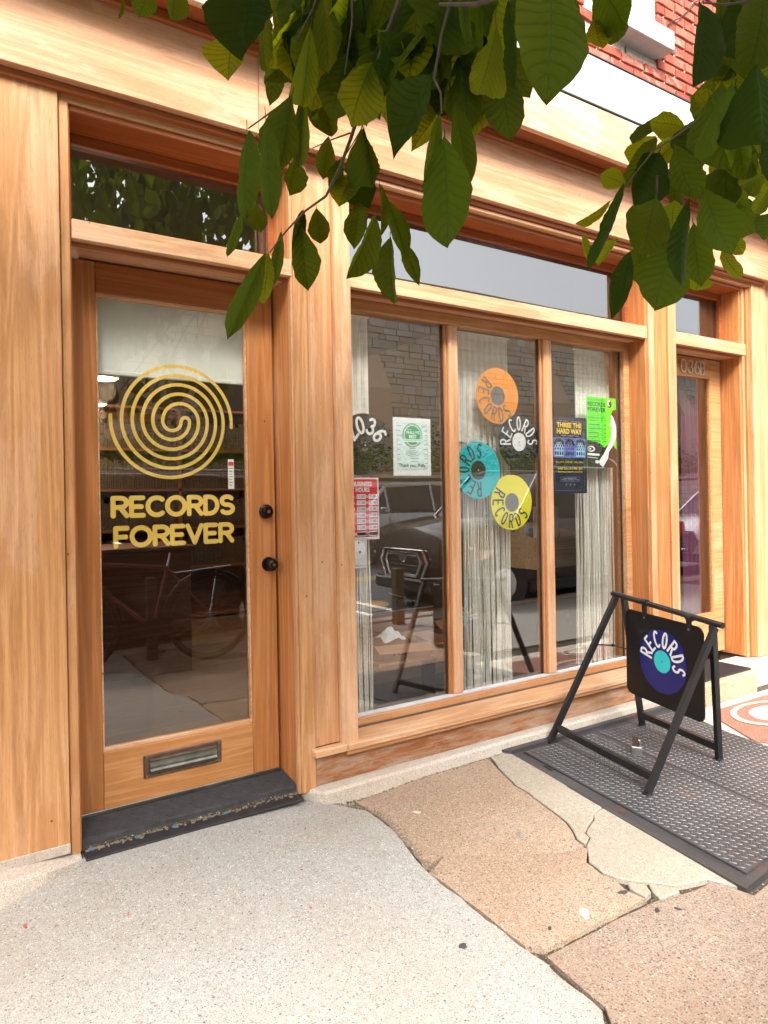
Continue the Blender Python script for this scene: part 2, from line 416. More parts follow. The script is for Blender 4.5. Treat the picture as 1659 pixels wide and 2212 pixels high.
def ink(lines, cell):
    """area covered by thick round-ended strokes [(points, half width)] -> 2D verts, faces (marching squares)"""
    P = np.array([p for pts, h in lines for p in pts]); hm = max(h if not hasattr(h, '__len__') else max(h) for _, h in lines)
    x0, y0 = P.min(0) - hm - cell; x1, y1 = P.max(0) + hm + cell
    nx, ny = int((x1 - x0) / cell) + 2, int((y1 - y0) / cell) + 2
    X, Y = np.meshgrid(x0 + np.arange(nx) * cell, y0 + np.arange(ny) * cell, indexing='ij')
    D = np.full(X.shape, 1e9)
    for pts, h in lines:
        for i in range(len(pts) - 1):
            (ax, ay), (bx, by) = pts[i], pts[i + 1]
            ha, hb = (h[i], h[i + 1]) if hasattr(h, '__len__') else (h, h)
            i0 = max(0, int((min(ax, bx) - hm - x0) / cell) - 1); i1 = min(nx, int((max(ax, bx) + hm - x0) / cell) + 3)
            j0 = max(0, int((min(ay, by) - hm - y0) / cell) - 1); j1 = min(ny, int((max(ay, by) + hm - y0) / cell) + 3)
            xs, ys = X[i0:i1, j0:j1], Y[i0:i1, j0:j1]
            dx, dy = bx - ax, by - ay; L2 = dx * dx + dy * dy + 1e-12
            t = np.clip(((xs - ax) * dx + (ys - ay) * dy) / L2, 0, 1)
            d = np.hypot(xs - ax - t * dx, ys - ay - t * dy) - (ha + (hb - ha) * t)
            D[i0:i1, j0:j1] = np.minimum(D[i0:i1, j0:j1], d)
    vs, fs = [], []
    ins = D < 0
    for j in range(ny - 1):
        run = None
        for i in range(nx):
            full = i < nx - 1 and ins[i, j] and ins[i + 1, j] and ins[i, j + 1] and ins[i + 1, j + 1]
            if full:
                if run is None: run = i
                continue
            if run is not None:
                a, b_ = x0 + run * cell, x0 + i * cell; ya, yb = y0 + j * cell, y0 + (j + 1) * cell
                o = len(vs); vs += [(a, ya), (b_, ya), (b_, yb), (a, yb)]; fs.append((o, o + 1, o + 2, o + 3)); run = None
            if i < nx - 1 and (ins[i, j] or ins[i + 1, j] or ins[i, j + 1] or ins[i + 1, j + 1]):
                cs = [(i, j), (i + 1, j), (i + 1, j + 1), (i, j + 1)]; poly = []
                for k in range(4):
                    (ia, ja), (ib, jb) = cs[k], cs[(k + 1) % 4]; da, db = D[ia, ja], D[ib, jb]
                    if da < 0: poly.append((x0 + ia * cell, y0 + ja * cell))
                    if (da < 0) != (db < 0):
                        t = da / (da - db); poly.append((x0 + (ia + (ib - ia) * t) * cell, y0 + (ja + (jb - ja) * t) * cell))
                if len(poly) >= 3:
                    o = len(vs); vs += poly; fs.append(tuple(range(o, o + len(poly))))
    return vs, fs
def ink_obj(name, lines, cell, fn, mat, parent):
    vs, fs = ink(lines, cell)
    g = G().add([fn(a, b) for a, b in vs], fs)
    return obj(name, g, mat, parent, fix=False)
def word_lines(text, x0, x1, z0, z1, hw, gap=.16):
    h = z1 - z0 - 2 * hw
    tw = sum(WIDTH[c] for c in text); n = len(text)
    usable = (x1 - x0) - 2 * hw * n - gap * hw * (n - 1)
    sx = usable / tw; x = x0; out = []
    for c in text:
        out += [([(x + hw + a * sx, z0 + hw + b * h) for a, b in st], hw) for st in strokes(c)]
        x += WIDTH[c] * sx + 2 * hw + gap * hw
    return out
def ring_lines(text, r0, r1, a_start, a_end, outward, hw, wd=.034):
    """letters set round a disc between radii r0 and r1, from a_start to a_end degrees"""
    out = []; n = len(text)
    for i, c in enumerate(text):
        a = R(a_start + (a_end - a_start) * i / (n - 1)); u = (math.cos(a), math.sin(a))
        up = u if outward else (-u[0], -u[1]); rt = (up[1], -up[0])
        rb = r0 if outward else r1; h = (r1 - r0)
        for st in strokes(c):
            out.append(([(u[0] * rb + rt[0] * (px / WIDTH[c] - .5) * wd + up[0] * py * h,
                          u[1] * rb + rt[1] * (px / WIDTH[c] - .5) * wd + up[1] * py * h) for px, py in st], hw))
    return out
DG = None
def type_obj(name, text, x0, x1, z0, z1, y, mat, parent, bold=0., align='FIT'):
    """printed words in the plain built-in face, fitted to the box x0..x1, z0..z1 on plane y (facing the street)"""
    global DG
    cu = bpy.data.curves.new(name, 'FONT'); cu.body = text; cu.size = 1; cu.offset = bold; cu.resolution_u = 2
    o = bpy.data.objects.new(name, cu); col.objects.link(o)
    DG = bpy.context.evaluated_depsgraph_get(); me = bpy.data.meshes.new_from_object(o.evaluated_get(DG))
    vs = [v.co.copy() for v in me.vertices]; fs = [tuple(p.vertices) for p in me.polygons]
    bpy.data.objects.remove(o); bpy.data.curves.remove(cu); bpy.data.meshes.remove(me)
    if not vs: return None
    mnx, mxx = min(v.x for v in vs), max(v.x for v in vs); mny, mxy = min(v.y for v in vs), max(v.y for v in vs)
    g = G().add([(x0 + (v.x - mnx) / (mxx - mnx) * (x1 - x0), y, z0 + (v.y - mny) / (mxy - mny) * (z1 - z0)) for v in vs], fs)
    return obj(name, g, mat, parent, fix=False)
def flat(name, pts, y, mat, parent, t=.0006):
    return obj(name, G().prism(pts, lambda a, b, k: (a, y + k, b), 0, t), mat, parent)
def rect(x0, x1, z0, z1): return [(x0, z0), (x1, z0), (x1, z1), (x0, z1)]
def ell(cx, cz, rx, rz, n=40, a0=0, a1=360):
    return [(cx + rx * math.cos(R(a0 + (a1 - a0) * i / n)), cz + rz * math.sin(R(a0 + (a1 - a0) * i / n))) for i in range(n)]
def rrect(x0, x1, z0, z1, r, n=6):
    o = []
    for cx, cz, a in ((x1 - r, z0 + r, -90), (x1 - r, z1 - r, 0), (x0 + r, z1 - r, 90), (x0 + r, z0 + r, 180)):
        o += arc(cx, cz, r, r, a, a + 90, n)
    return o
# ================================================================== THE SETTING
def gsheet(name, x0, x1, y0, y1, z, mat, n=1):
    g = G().add([(x0, y0, z), (x1, y0, z), (x1, y1, z), (x0, y1, z)], [(0, 1, 2, 3)])
    return tag(obj(name, g, mat, None, fix=False), kind='structure')
gsheet('ground', -80, 80, -80, 60, -.30, plain('earth', (.16, .13, .10), .9))
def asphalt():
    b = NB('asphalt'); v = b.coords(rand=False)
    n = b.noise(v, 90, 4, .7); n2 = b.noise(v, .7, 4, .6)
    c = b.ramp(n, [(.3, (.045, .045, .048)), (.55, (.085, .085, .09)), (.75, (.17, .17, .17))])
    c = b.mix(b.ramp(n2, [(.4, 0), (.7, .5)]), c, (.12, .118, .115))
    b.pbr(c, .85, 0, b.bump(n, .5, .004), .3); return b.m
ASP = asphalt()
gsheet('road', -60, 60, -11.6, -3.32, -.17, ASP)
PAINT_W = plain('road_white', (.66, .65, .62), .7, var=.2, nscale=30); PAINT_Y = plain('road_yellow', (.62, .38, .06), .7, var=.2, nscale=30)
rl = [(-8, 40, -7.55, -7.45, PAINT_Y), (-8, 40, -7.30, -7.20, PAINT_Y)]
for i, (a, b_, c_, d, m_) in enumerate(rl):
    g = G().add([(a, c_, -.166), (b_, c_, -.166), (b_, d, -.166), (a, d, -.166)], [(0, 1, 2, 3)]); tag(obj('road_line', g, m_, None, fix=False), kind='structure')
for x in (4.35, 4.75, -.9, 9.6):
    g = G().add([(x, -6.2, -.166), (x + .1, -6.2, -.166), (x + .1, -4.1, -.166), (x, -4.1, -.166)], [(0, 1, 2, 3)]); tag(obj('road_line', g, PAINT_W, None, fix=False), kind='structure')

# pavement: a bed of dirt-filled joints with the slabs lying on it as pieces of their own
def gz_(x, y):
    z = -.005 - .030 * min(1, max(0, (x - .9) / .7)) + .009 * min(0, y + .3)
    z -= .022 * math.exp(-((x - 1.52) / .22) ** 2 - (y / .28) ** 2)
    k = min(1, max(0, (.45 - x) / .45)); return z - .050 * k * k * (3 - 2 * k) * math.exp(-(y / .7) ** 2)
bed = G()
nx, ny = 220, 50
for j in range(ny + 1):
    for i in range(nx + 1):
        x = -12 + 32 * i / nx; y = -3.12 + 3.27 * j / ny
        bed.v.append((x, y, gz_(x, y) - .018))
bed.f = [(j * (nx + 1) + i, j * (nx + 1) + i + 1, (j + 1) * (nx + 1) + i + 1, (j + 1) * (nx + 1) + i) for j in range(ny) for i in range(nx)]
sidewalk = tag(obj('sidewalk', bed, CDK, None, fix=False), kind='structure')
def slab(name, poly, mat, lift=0., label=None, rag=.0, th=.05, step=.03, bev=.004, zf=gz_):
    """a slab: outline (x, y) subdivided, edges a little ragged, rounded arris, laid on the sloping ground"""
    pts = []
    n = len(poly)
    for i in range(n):
        a, b_ = Vector(poly[i]), Vector(poly[(i + 1) % n]); L = (b_ - a).length; k = max(1, int(L / step))
        for q in range(k):
            p = a.lerp(b_, q / k)
            if rag:
                nn = noise.noise(Vector((p.x * 14, p.y * 14, 3.3))) + .6 * noise.noise(Vector((p.x * 45, p.y * 45, 8.1)))
                d = (b_ - a).normalized(); p = p + Vector((-d.y, d.x)) * nn * rag
            pts.append(p)
    bm = bmesh.new()
    vt = [bm.verts.new((p.x, p.y, 0)) for p in pts]; f = bm.faces.new(vt)
    f.normal_update()
    if f.normal.z < 0: f.normal_flip()
    r = bmesh.ops.inset_region(bm, faces=[f], thickness=bev, depth=0, use_boundary=True)
    rim = set(v for e in bm.edges if e.is_boundary for v in e.verts); inner = set(v for v in bm.verts if v not in rim)
    xs_ = [v.co.x for v in bm.verts]; ys_ = [v.co.y for v in bm.verts]
    if max(xs_) - min(xs_) < 6:
        for ax0, lo_, hi_, st_ in ((0, min(xs_), max(xs_), .12), (1, min(ys_), max(ys_), .12)):
            c_ = lo_ + st_
            while c_ < hi_:
                fi = [x for x in bm.faces if all(v not in rim for v in x.verts)]
                ge = fi + list({e for x in fi for e in x.edges}) + list({v for x in fi for v in x.verts})
                bmesh.ops.bisect_plane(bm, geom=ge, plane_co=(c_, 0, 0) if ax0 == 0 else (0, c_, 0), plane_no=(1, 0, 0) if ax0 == 0 else (0, 1, 0), dist=1e-5)
                c_ += st_
    inner = set(v for v in bm.verts if v not in rim)
    for v in bm.verts:
        v.co.z = zf(v.co.x, v.co.y) + lift - (0 if v in inner else bev * .7) + .0012 * noise.noise(Vector((v.co.x * 3, v.co.y * 3, 1)))
    low = bmesh.ops.extrude_edge_only(bm, edges=[e for e in bm.edges if e.is_boundary])
    for v in [x for x in low['geom'] if isinstance(x, bmesh.types.BMVert)]: v.co.z -= th
    bmesh.ops.triangulate(bm, faces=[x for x in bm.faces if len(x.verts) > 4])
    g = G().bm(bm); o = obj(name, g, mat, sidewalk, fix=False)
    if label: o['label'] = label
    return o
LIGHT_E = [(1.20, .02), (1.303, -.015), (1.40, -.085), (1.480, -.20), (1.475, -.33), (1.455, -.45), (1.417, -.622), (1.392, -.758), (1.388, -.989), (1.383, -1.19), (1.385, -1.289), (1.376, -1.399), (1.374, -1.491), (1.33, -1.545), (1.30, -1.62)]
slab('concrete_slab', LIGHT_E + [(1.30, -2.2), (-1.4, -2.2), (-1.4, -.245), (.02, -.165), (.155, -.142), (.30, -.095), (.43, -.012), (.43, .03)], CL, .004, 'pale grey concrete slab in front of the door with a ragged right edge', rag=.009)
slab('concrete_slab', [(-1.4, -2.215), (1.30, -2.215), (1.32, -3.1), (-1.4, -3.1)], CL, .002)
slab('concrete_slab', [(-6, .1), (-1.42, .1), (-1.42, -3.1), (-6, -3.1)], CL, .002)
STRIP = [(2.30, -.03), (2.217, -.195), (2.181, -.29), (2.148, -.379), (2.136, -.476), (2.115, -.562), (2.095, -.66), (2.072, -.745), (2.05, -.786), (2.0, -.858), (1.993, -.904), (1.915, -.988), (1.895, -1.064), (1.908, -1.108), (1.93, -1.145)]
sh = lambda P, dx, dy=0: [(x + dx, y + dy) for x, y in P]
CR1 = [(1.394, -.735), (1.512, -.676), (1.577, -.705), (1.672, -.777), (1.772, -.842), (1.881, -.899), (1.985, -.912)]
TL1 = [(1.36, -.045)] + [(x + .012, y) for x, y in LIGHT_E[3:8]]
TL1[0] = (1.44, -.075)
slab('tan_slab', [(1.50, -.07), (1.60, -.03), (2.28, -.02)] + [(x - .008, y) for x, y in STRIP[1:11]] + list(reversed([(x, y + .007) for x, y in CR1])) + [(1.43, -.62), (1.468, -.45), (1.488, -.33), (1.492, -.20)], CT, .0, 'tan pebbled slab next to the kerb under the window', rag=.005, bev=.0015)
slab('tan_slab', [(x, y - .007) for x, y in CR1] + [(1.905, -.985), (1.886, -1.064), (1.897, -1.115), (1.88, -1.165), (1.885, -1.240), (1.70, -1.236), (1.43, -1.240), (1.396, -1.20), (1.400, -.989), (1.404, -.78)], CT, -.001, 'tan pebbled slab between the crack and the straight joint', rag=.005, bev=.0015)
slab('tan_slab', [(1.42, -1.262), (1.70, -1.254), (1.90, -1.262), (2.03, -1.292), (2.16, -1.302), (2.19, -1.42), (2.40, -1.40), (2.70, -1.36), (3.6, -1.35), (3.6, -2.6), (1.32, -2.6), (1.32, -1.62), (1.35, -1.55), (1.40, -1.48), (1.405, -1.38)], CT2, -.002, 'big brown pebbled slab at the lower right of the pavement', rag=.004)
slab('tan_slab', [(1.34, -2.615), (3.6, -2.615), (3.6, -3.1), (1.34, -3.1)], CT2, -.002)
slab('tan_slab', [(3.62, -1.35), (9, -1.2), (9, -3.1), (3.62, -3.1)], CL, -.002)
CK2 = [(1.989, -.908), (2.047, -.877), (2.060, -.845), (2.112, -.815), (2.17, -.79), (2.215, -.755), (2.29, -.74)]
slab('cement_strip', STRIP[:10] + CK2 + [(2.40, -.04)], CS, .002, 'smooth cream cement strip beside the upper left edge of the hatch', rag=.005)
slab('cement_strip', [(x, y - .005) for x, y in reversed(CK2)] + STRIP[11:] + [(1.962, -1.176), (2.03, -1.25), (2.15, -1.285), (2.195, -1.385)], CS, .001, 'wider cream cement piece below the crack beside the hatch corner', rag=.005)
slab('slab_fragment', [(1.913, -1.150), (1.955, -1.190), (1.932, -1.228), (1.893, -1.235), (1.893, -1.175)], CS, .001, rag=.002, step=.02)
slab('slab_fragment', [(1.966, -1.192), (2.022, -1.259), (2.008, -1.279), (1.920, -1.268), (1.938, -1.228)], CS, .001, rag=.002, step=.02)
kerb = G()
def kerb_run(x0, x1):
    pass
# long kerb under the shop window, and the wedge left of the door
kp = [(1.30, .03, .012), (1.36, -.065, .014), (1.60, -.065, .016), (2.0, -.064, .016), (2.45, -.055, .016), (3.2, -.058, .014), (3.80, -.06, .014)]
kv, kf = [], []
for x, y, z in kp:
    kv += [(x, .06, z + .004), (x, y + .012, z), (x, y, z - .010), (x, y - .012, -.10)]
for i in range(len(kp) - 1):
    for q in range(3): kf.append((i * 4 + q, i * 4 + q + 1, i * 4 + q + 5, i * 4 + q + 4))
kf += [(0, 1, 2, 3)]
ks = tag(obj('kerb_stone', G().add(kv, kf), CW, None), kind='structure')
kv, kf = [], []
for x, yt, zt, yb in ((-1.6, -.16, .050, -.24), (-.6, -.15, .045, -.23), (.02, -.12, .036, -.17), (.16, -.105, .032, -.145), (.30, -.07, .024, -.10), (.42, -.014, .008, -.03)):
    kv += [(x, .03, zt + .004), (x, yt, zt), (x, yt - .010, zt - .012), (x, yb, -.03)]
for i in range(5):
    for q in range(3): kf.append((i * 4 + q, i * 4 + q + 1, i * 4 + q + 5, i * 4 + q + 4))
kv = [(a, b, -.08) if i % 4 == 3 else (a, b, c) for i, (a, b, c) in enumerate(kv)]
tag(obj('kerb_stone', G().add(kv, kf), CW, None), kind='structure')
# road kerb
tag(obj('road_kerb', G().box(-60, 60, -3.32, -3.13, -.3, -.045, .012), CG, None), kind='structure')
tag(obj('road_kerb', G().box(-60, 60, -11.8, -11.6, -.3, -.04, .012), CG, None), kind='structure')
tag(obj('far_sidewalk', G().box(-60, 60, -14.0, -11.81, -.29, -.05), CG, None), kind='structure')

# mosaic paving right of the hatch
RDM = concrete('red_mosaic', (.30, .125, .085), (.38, .22, .16), [(.45, .2, .13), (.25, .08, .05), (.5, .25, .17), (.2, .08, .06)], 120, .9)
CRMc = concrete('cream_mosaic', (.62, .55, .44), (.66, .60, .50), [(.66, .58, .46), (.5, .42, .3), (.72, .66, .56), (.4, .3, .2)], 120, .9)
mz = -.031
mos = slab('mosaic_paving', [(3.64, -.22), (6.5, -.27), (6.5, -1.15), (3.35, -1.10)], CRMc, .004, 'cream and red mosaic paving with white ovals beside the step')
def ground_flat(name, poly, mat, z, parent=None):
    g = G().prism(poly, lambda a, b, k: (a, b, z + k), -.006, .0)
    return obj(name, g, mat, parent)
ground_flat('red_panel', [(3.83, -.30), (6.4, -.33), (6.4, -1.0), (3.62, -.93), (3.50, -.70), (3.66, -.42)], RDM, gz_(4, -.5) + .011, mos)
for cx, cy, rx, ry in ((4.02, -.52, .17, .105), (4.62, -.45, .15, .07), (5.0, -.75, .2, .12), (4.35, -.86, .1, .06), (4.55, -.26 - .1, .09, .03)):
    for k, (s1, s2) in enumerate(((1., .0), (1.75, 1.5))):
        po = ell(cx, cy, rx * s1, ry * s1)
        z = gz_(4, -.5) + .015
        if s2 == 0: ground_flat('oval', po, CRMc, z, mos)
        elif cx < 5:
            pi_ = ell(cx, cy, rx * s2, ry * s2); n = len(po)
            vs = [(a, b_, z) for a, b_ in po] + [(a, b_, z) for a, b_ in pi_]
            obj('ring', G().add(vs, [(i, (i + 1) % n, n + (i + 1) % n, n + i) for i in range(n)]), CRMc, mos, fix=False)

# ================================================================== THE SHOP FRONT
SH = thing('shop_front', 'orange wooden shop front with glass door, three window panes and brick storey above', 'shop front', (2.3, 0, 0))
BND = plain('band_paint', (.44, .415, .41), .6, var=.16, nscale=2.2, bump=.2)
# left pier
board('pier_board', -1.8, -.105, -.014, .10, .045, 2.74, WV, SH)
board('pier_board', -.10, .386, -.014, .10, .045, 2.74, WV, SH)
board('skirting_board', -1.8, .386, -.020, .02, .028, .062, CG, SH)
# casings of the door bay
board('casing', .390, .421, 0, .10, .012, 2.668, WV, SH)
board('casing_bead', .4215, .4265, .012, .19, .012, 2.66, WVo, SH, .001)
board('head_casing', .390, 1.357, 0, .09, 2.668, 2.716, WH, SH)
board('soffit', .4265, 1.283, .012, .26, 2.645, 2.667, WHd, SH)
board('jamb', 1.283, 1.30, .012, .26, .01, 2.645, WVo, SH)
board('casing', 1.288, 1.357, 0, .10, .004, 2.668, WV, SH)
board('casing_bead', 1.2765, 1.2875, .006, .03, .004, 2.66, WVp, SH, .001)
board('jamb', .405, .4212, .10, .26, .01, 2.645, WVo, SH)
# panel between door and window
board('pier_board', 1.3585, 1.478, .014, .12, .1815, 2.716, WVp, SH)
board('casing', 1.4795, 1.561, -.012, .13, .156, 2.716, WVp, SH)
board('sill_block', 1.338, 1.492, -.038, .012, .152, .181, WHp, SH, .003)
# bar between door and fanlight, and fanlight
def bay(x0, x1, ybar=0., glass_y=.19, top=2.66, nm='fanlight', z0=2.187, z1=2.258, gm=None, gx=None):
    board('transom_bar', x0, x1, ybar, glass_y + .05, z0, z1, WHp, SH, .003)
    board('drip_strip', x0 + .002, x1 - .012, ybar + .028, ybar + .05, z0 - .012, z0 - .0005, WHd, SH, .001)
    fr = obj(nm, G().box(x0, x1, glass_y - .02, glass_y + .03, z1 + .0, z1 + .028, .002).box(x0, x1, glass_y - .02, glass_y + .03, top - .055, top - .0165, .002)
             .box(x0, x0 + .03, glass_y - .02, glass_y + .03, z1 + .028, top - .055).box(x1 - .03, x1, glass_y - .02, glass_y + .03, z1 + .028, top - .055), WHd, SH)
    obj('pane', G().box(x0 + .028, x1 - .028, glass_y, glass_y + .005, z1 + .026, top - .053), gm or GLT, fr)
bay(.4268, 1.2825, gm=GLT)
# ------------- the window bay
WX0, WX1 = 1.5615, 3.645
board('head_casing', 1.4795, 3.716, -.004, .09, 2.668, 2.7155, WH, SH)
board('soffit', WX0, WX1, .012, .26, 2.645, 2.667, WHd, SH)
bay(WX0, WX1, -.006, .15, z0=2.182, z1=2.256, gm=glass_mat('frosted_transom', (.30, .33, .37), .6, .25, .015))
board('jamb', WX1, 3.66, .012, .26, .14, 2.645, WVo, SH)
WIN = obj('window', G().box(1.575, WX1, .13, .20, 2.128, 2.1815, .003).box(1.575, 1.625, .13, .20, .19, 2.128, .003).box(3.596, WX1, .13, .20, .19, 2.128, .003)
          .box(1.625, 3.596, .13, .20, .185, .222, .003), WH, SH)
obj('glazing_bead', G().box(1.627, 3.594, .138, .166, .2225, .236, .002), WHT, WIN)
for a, b_, c_ in ((2.222, 2.281, 0), (2.905, 2.966, 0)):
    obj('mullion', G().box(a, b_, .132, .20, .2365, 2.1275, .004), WVp, WIN)
    obj('mullion_bead', G().box(a - .018, a - .0005, .150, .20, .2365, 2.1275, .002), WVo, WIN)
for a, b_ in ((1.626, 2.204), (2.284, 2.887), (2.969, 3.596)):
    obj('pane', G().box(a + .001, b_ - .001, .166, .171, .2365, 2.1275), GL, WIN)
    obj('gasket', G().box(b_ - .012, b_ - .0015, .160, .1655, .2365, 2.1275).box(a + .001, a + .005, .160, .1655, .2365, 2.1275), RUB, WIN)
board('sill', 1.4935, 3.80, -.042, .14, .152, .1805, WHp, SH, .004)
board('sill_nosing', 1.4935, 3.80, -.030, .0, .132, .1515, WH, SH, .002)
board('base_board', 1.358, 3.76, .004, .12, .018, .150, WHw, SH)
# pilaster between window and the second door
board('pilaster_board', 3.662, 3.714, -.002, .12, .02, 2.716, WVp, SH)
board('pilaster_board', 3.716, 3.857, .010, .12, .09, 2.716, WVo, SH)
board('pilaster_board', 3.859, 3.936, -.002, .12, .09, 2.716, WVp, SH)
# ------------- second bay
board('soffit', 3.938, 4.729, .03, .26, 2.645, 2.667, WHd, SH)
board('head_casing', 3.9375, 4.80, .0, .09, 2.668, 2.7155, WH, SH)
bay(3.938, 4.729, -.002, .19, z0=2.183, z1=2.262, gm=GLT)
board('jamb', 4.73, 4.745, .045, .26, .10, 2.645, WVo, SH)
board('casing', 4.746, 4.772, .032, .09, .09, 2.668, WVp, SH)
board('casing', 4.7735, 4.800, .018, .09, .09, 2.668, WVo, SH)
board('pier_board', 4.8015, 5.6, -.008, .12, .09, 2.74, WVp, SH)
board('pier_board', 5.602, 7.5, -.008, .12, .09, 2.74, WVp, SH)
# ------------- fascia and cornice
for a, b_ in ((-1.8, 1.12), (1.122, 3.45), (3.452, 4.93)):
    board('fascia_board', a, b_, -.060, .06, 2.7165, 3.10, WHf, SH, .003)
board('fascia_board', 4.932, 7.5, -.105, .06, 2.7165, 3.10, WHf, SH, .003)
board('fascia_moulding', -1.8, 4.93, -.030, .02, 2.690, 2.716, WHd, SH, .004)
board('fascia_moulding', 1.4795, 3.85, -.018, .0, 2.668, 2.6895, WHp, SH, .004)
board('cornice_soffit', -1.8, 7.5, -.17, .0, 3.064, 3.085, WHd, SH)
board('cornice_moulding', -1.8, 7.5, -.085, -.0605, 3.02, 3.0635, WHd, SH, .006)
for a, b_ in ((-1.8, .6), (.602, 3.0), (3.002, 5.2), (5.202, 7.5)):
    board('cornice_board', a, b_, -.20, -.171, 3.052, 3.300, WHc, SH, .003)
board('flashing', -1.8, 7.5, -.205, -.05, 3.301, 3.312, BLK, SH)
for a, b_ in ((-1.8, .9), (.903, 4.55), (4.553, 7.5)): board('stone_band', a, b_, -.10, .10, 3.312, 3.66, BND, SH, .004)
board('lead_flashing', -1.8, 7.5, -.104, .0, 3.661, 3.668, BLK, SH, .001)

# ------------- brick storey
def brick_mat():
    b = NB('red_brick'); v = b.coords()
    oi = b.n('ShaderNodeObjectInfo'); geo = b.n('ShaderNodeNewGeometry')
    rr = b.math('FRACT', b.math('ADD', oi.outputs['Random'], geo.outputs['Random Per Island']))
    c = b.ramp(rr, [(0, (.17, .045, .030)), (.12, (.29, .060, .034)), (.5, (.36, .082, .048)), (.8, (.43, .125, .075)), (1, (.30, .085, .060))])
    n = b.noise(v, 30, 5, .7); n2 = b.noise(v, 9, 4, .7)
    c = b.mix(b.ramp(n, [(.5, 0), (.75, .6)]), c, (.20, .035, .025))
    c = b.mix(b.ramp(n2, [(.54, 0), (.72, .6)]), c, (.55, .36, .29))
    b.pbr(c, .85, 0, b.bump(n, .7, .004), .25); return b.m
BR = brick_mat(); MOR = plain('mortar', (.56, .50, .45), .9, var=.15, nscale=40, bump=.5)
board('mortar_wall', -1.8, 3.52, .012, .30, 3.669, 6.2, MOR, SH)
board('mortar_wall', 3.80 + .02, 7.5, .012, .30, 3.669, 6.2, MOR, SH)
board('mortar_wall', 3.50, 3.83, .012, .30, 3.669, 3.92, MOR, SH)
bme = []
for k in range(5):
    g = G().box(-.0985, .0985, -.012, .02, -.0275, .0275, .003)
    bm = bmesh.new(); vv = [bm.verts.new(v) for v in g.v]
    for f in g.f: bm.faces.new([vv[i] for i in f])
    bmesh.ops.subdivide_edges(bm, edges=[e for e in bm.edges if e.calc_length() > .1], cuts=2)
    for v in bm.verts:
        if v.co.y < 0: v.co += Vector((noise.noise(v.co * 40 + Vector((k, 0, 0))), noise.noise(v.co * 50 + Vector((0, k, 5))), noise.noise(v.co * 45 + Vector((0, 3, k))))) * .004
    me = bpy.data.meshes.new('brick'); bm.to_mesh(me); bm.free(); me.materials.append(BR); bme.append(me)
far = G(); nb = 0
orgS = wloc(SH)
for r_ in range(36):
    z = 3.702 + r_ * .0685
    for c_ in range(46):
        x = -1.7 + c_ * .2105 + (.105 if r_ % 2 else 0)
        wdt = .1
        cutb = None
        if z > 3.90 and 3.20 < x < 3.905:
            if x + .098 < 3.835: continue
            cutb = 3.803
        if x > 7.4: continue
        u, v_, f_ = project((x, 0, z))
        if -60 < u < 1720 and -40 < v_ < 2300 and x > 2.2 and nb < 290:
            o = bpy.data.objects.new('brick', bme[rnd.randrange(5)]); o.location = Vector((x + rnd.uniform(-.003, .003), .010 + rnd.uniform(-.003, .003), z + rnd.uniform(-.0015, .0015))) - orgS
            o.rotation_euler = (rnd.uniform(-.01, .01), rnd.uniform(-.012, .012), rnd.uniform(-.01, .01)); link(o, SH); nb += 1
            if cutb: hw_ = (x + .0985 - cutb) / 2; o.scale.x = hw_ / .0985; o.location.x = (cutb + x + .0985) / 2 - orgS.x
        else: far.box(x - .098, x + .098, -.002, .03, z - .027, z + .027)
tag(obj('brickwork', far, BR, SH), kind='stuff')
# half bricks beside the upper window opening
for r_ in range(3, 36):
    z = 3.702 + r_ * .0685
    if z > 5.2: break
# upper window: sill, frame, sash
board('window_sill', 3.36, 3.83, -.10, .05, 3.935, 4.055, WHT, SH, .004)
UW = obj('upper_window', G().box(3.30, 3.38, .03, .12, 4.056, 5.6).box(3.735, 3.80, .03, .12, 4.056, 5.6).box(3.38, 3.735, .03, .12, 4.056, 4.13).box(3.70, 3.728, .05, .12, 4.13, 5.6), WHT, SH)
obj('pane', G().box(3.385, 3.695, .09, .095, 4.135, 5.6), GL, UW)
board('mortar_wall', 3.801, 3.822, .016, .30, 3.93, 6.2, MOR, SH, 0)
# loose cable across the bricks
cbl = [on_y(1659 + 40, -60, -.02), on_y(1350 / 1659 * 829.5 + 829.5 - 0, -5, -.02)]
P_ = [(1690, -70), (1500, 5), (1488, 22), (1468, 40), (1450, 47), (1443, 54)]
tag(obj('cable', G().tube([on_y(u, v, -.015) for u, v in P_], .0035, 6), BLK, SH, True))

# ------------- front door
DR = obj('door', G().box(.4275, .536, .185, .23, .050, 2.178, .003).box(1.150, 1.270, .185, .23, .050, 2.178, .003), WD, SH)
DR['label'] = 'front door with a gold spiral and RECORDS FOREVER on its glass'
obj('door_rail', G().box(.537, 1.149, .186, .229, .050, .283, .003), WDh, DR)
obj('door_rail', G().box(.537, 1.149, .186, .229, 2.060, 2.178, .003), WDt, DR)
obj('glazing_bead', G().box(.537, 1.149, .190, .216, .2835, .298, .002).box(.537, 1.149, .190, .216, 2.046, 2.0595, .002).box(.537, .543, .190, .216, .298, 2.046, .001).box(1.142, 1.149, .190, .216, .298, 2.046, .001), WHp, DR)
obj('pane', G().box(.5435, 1.1415, .206, .211, .298, 2.046), GLD, DR)
def knob(x, z, kind):
    pr = [(.0005, .062), (.012, .062), (.020, .058), (.026, .048), (.028, .040), (.022, .030), (.012, .024), (.011, .012), (.030, .009), (.032, .0)] if kind else \
         [(.0005, .036), (.010, .036), (.011, .033), (.020, .032), (.024, .028), (.026, .014), (.031, .010), (.032, .0)]
    obj('knob' if kind else 'deadbolt', G().lathe(pr, (x, .185, z), (0, -1, 0), 28), BRZ, DR, True)
    obj('keyhole', G().lathe([(.006, .002), (.007, .0)], (x, .185 - (.062 if kind else .036), z), (0, -1, 0), 12), COP, DR)
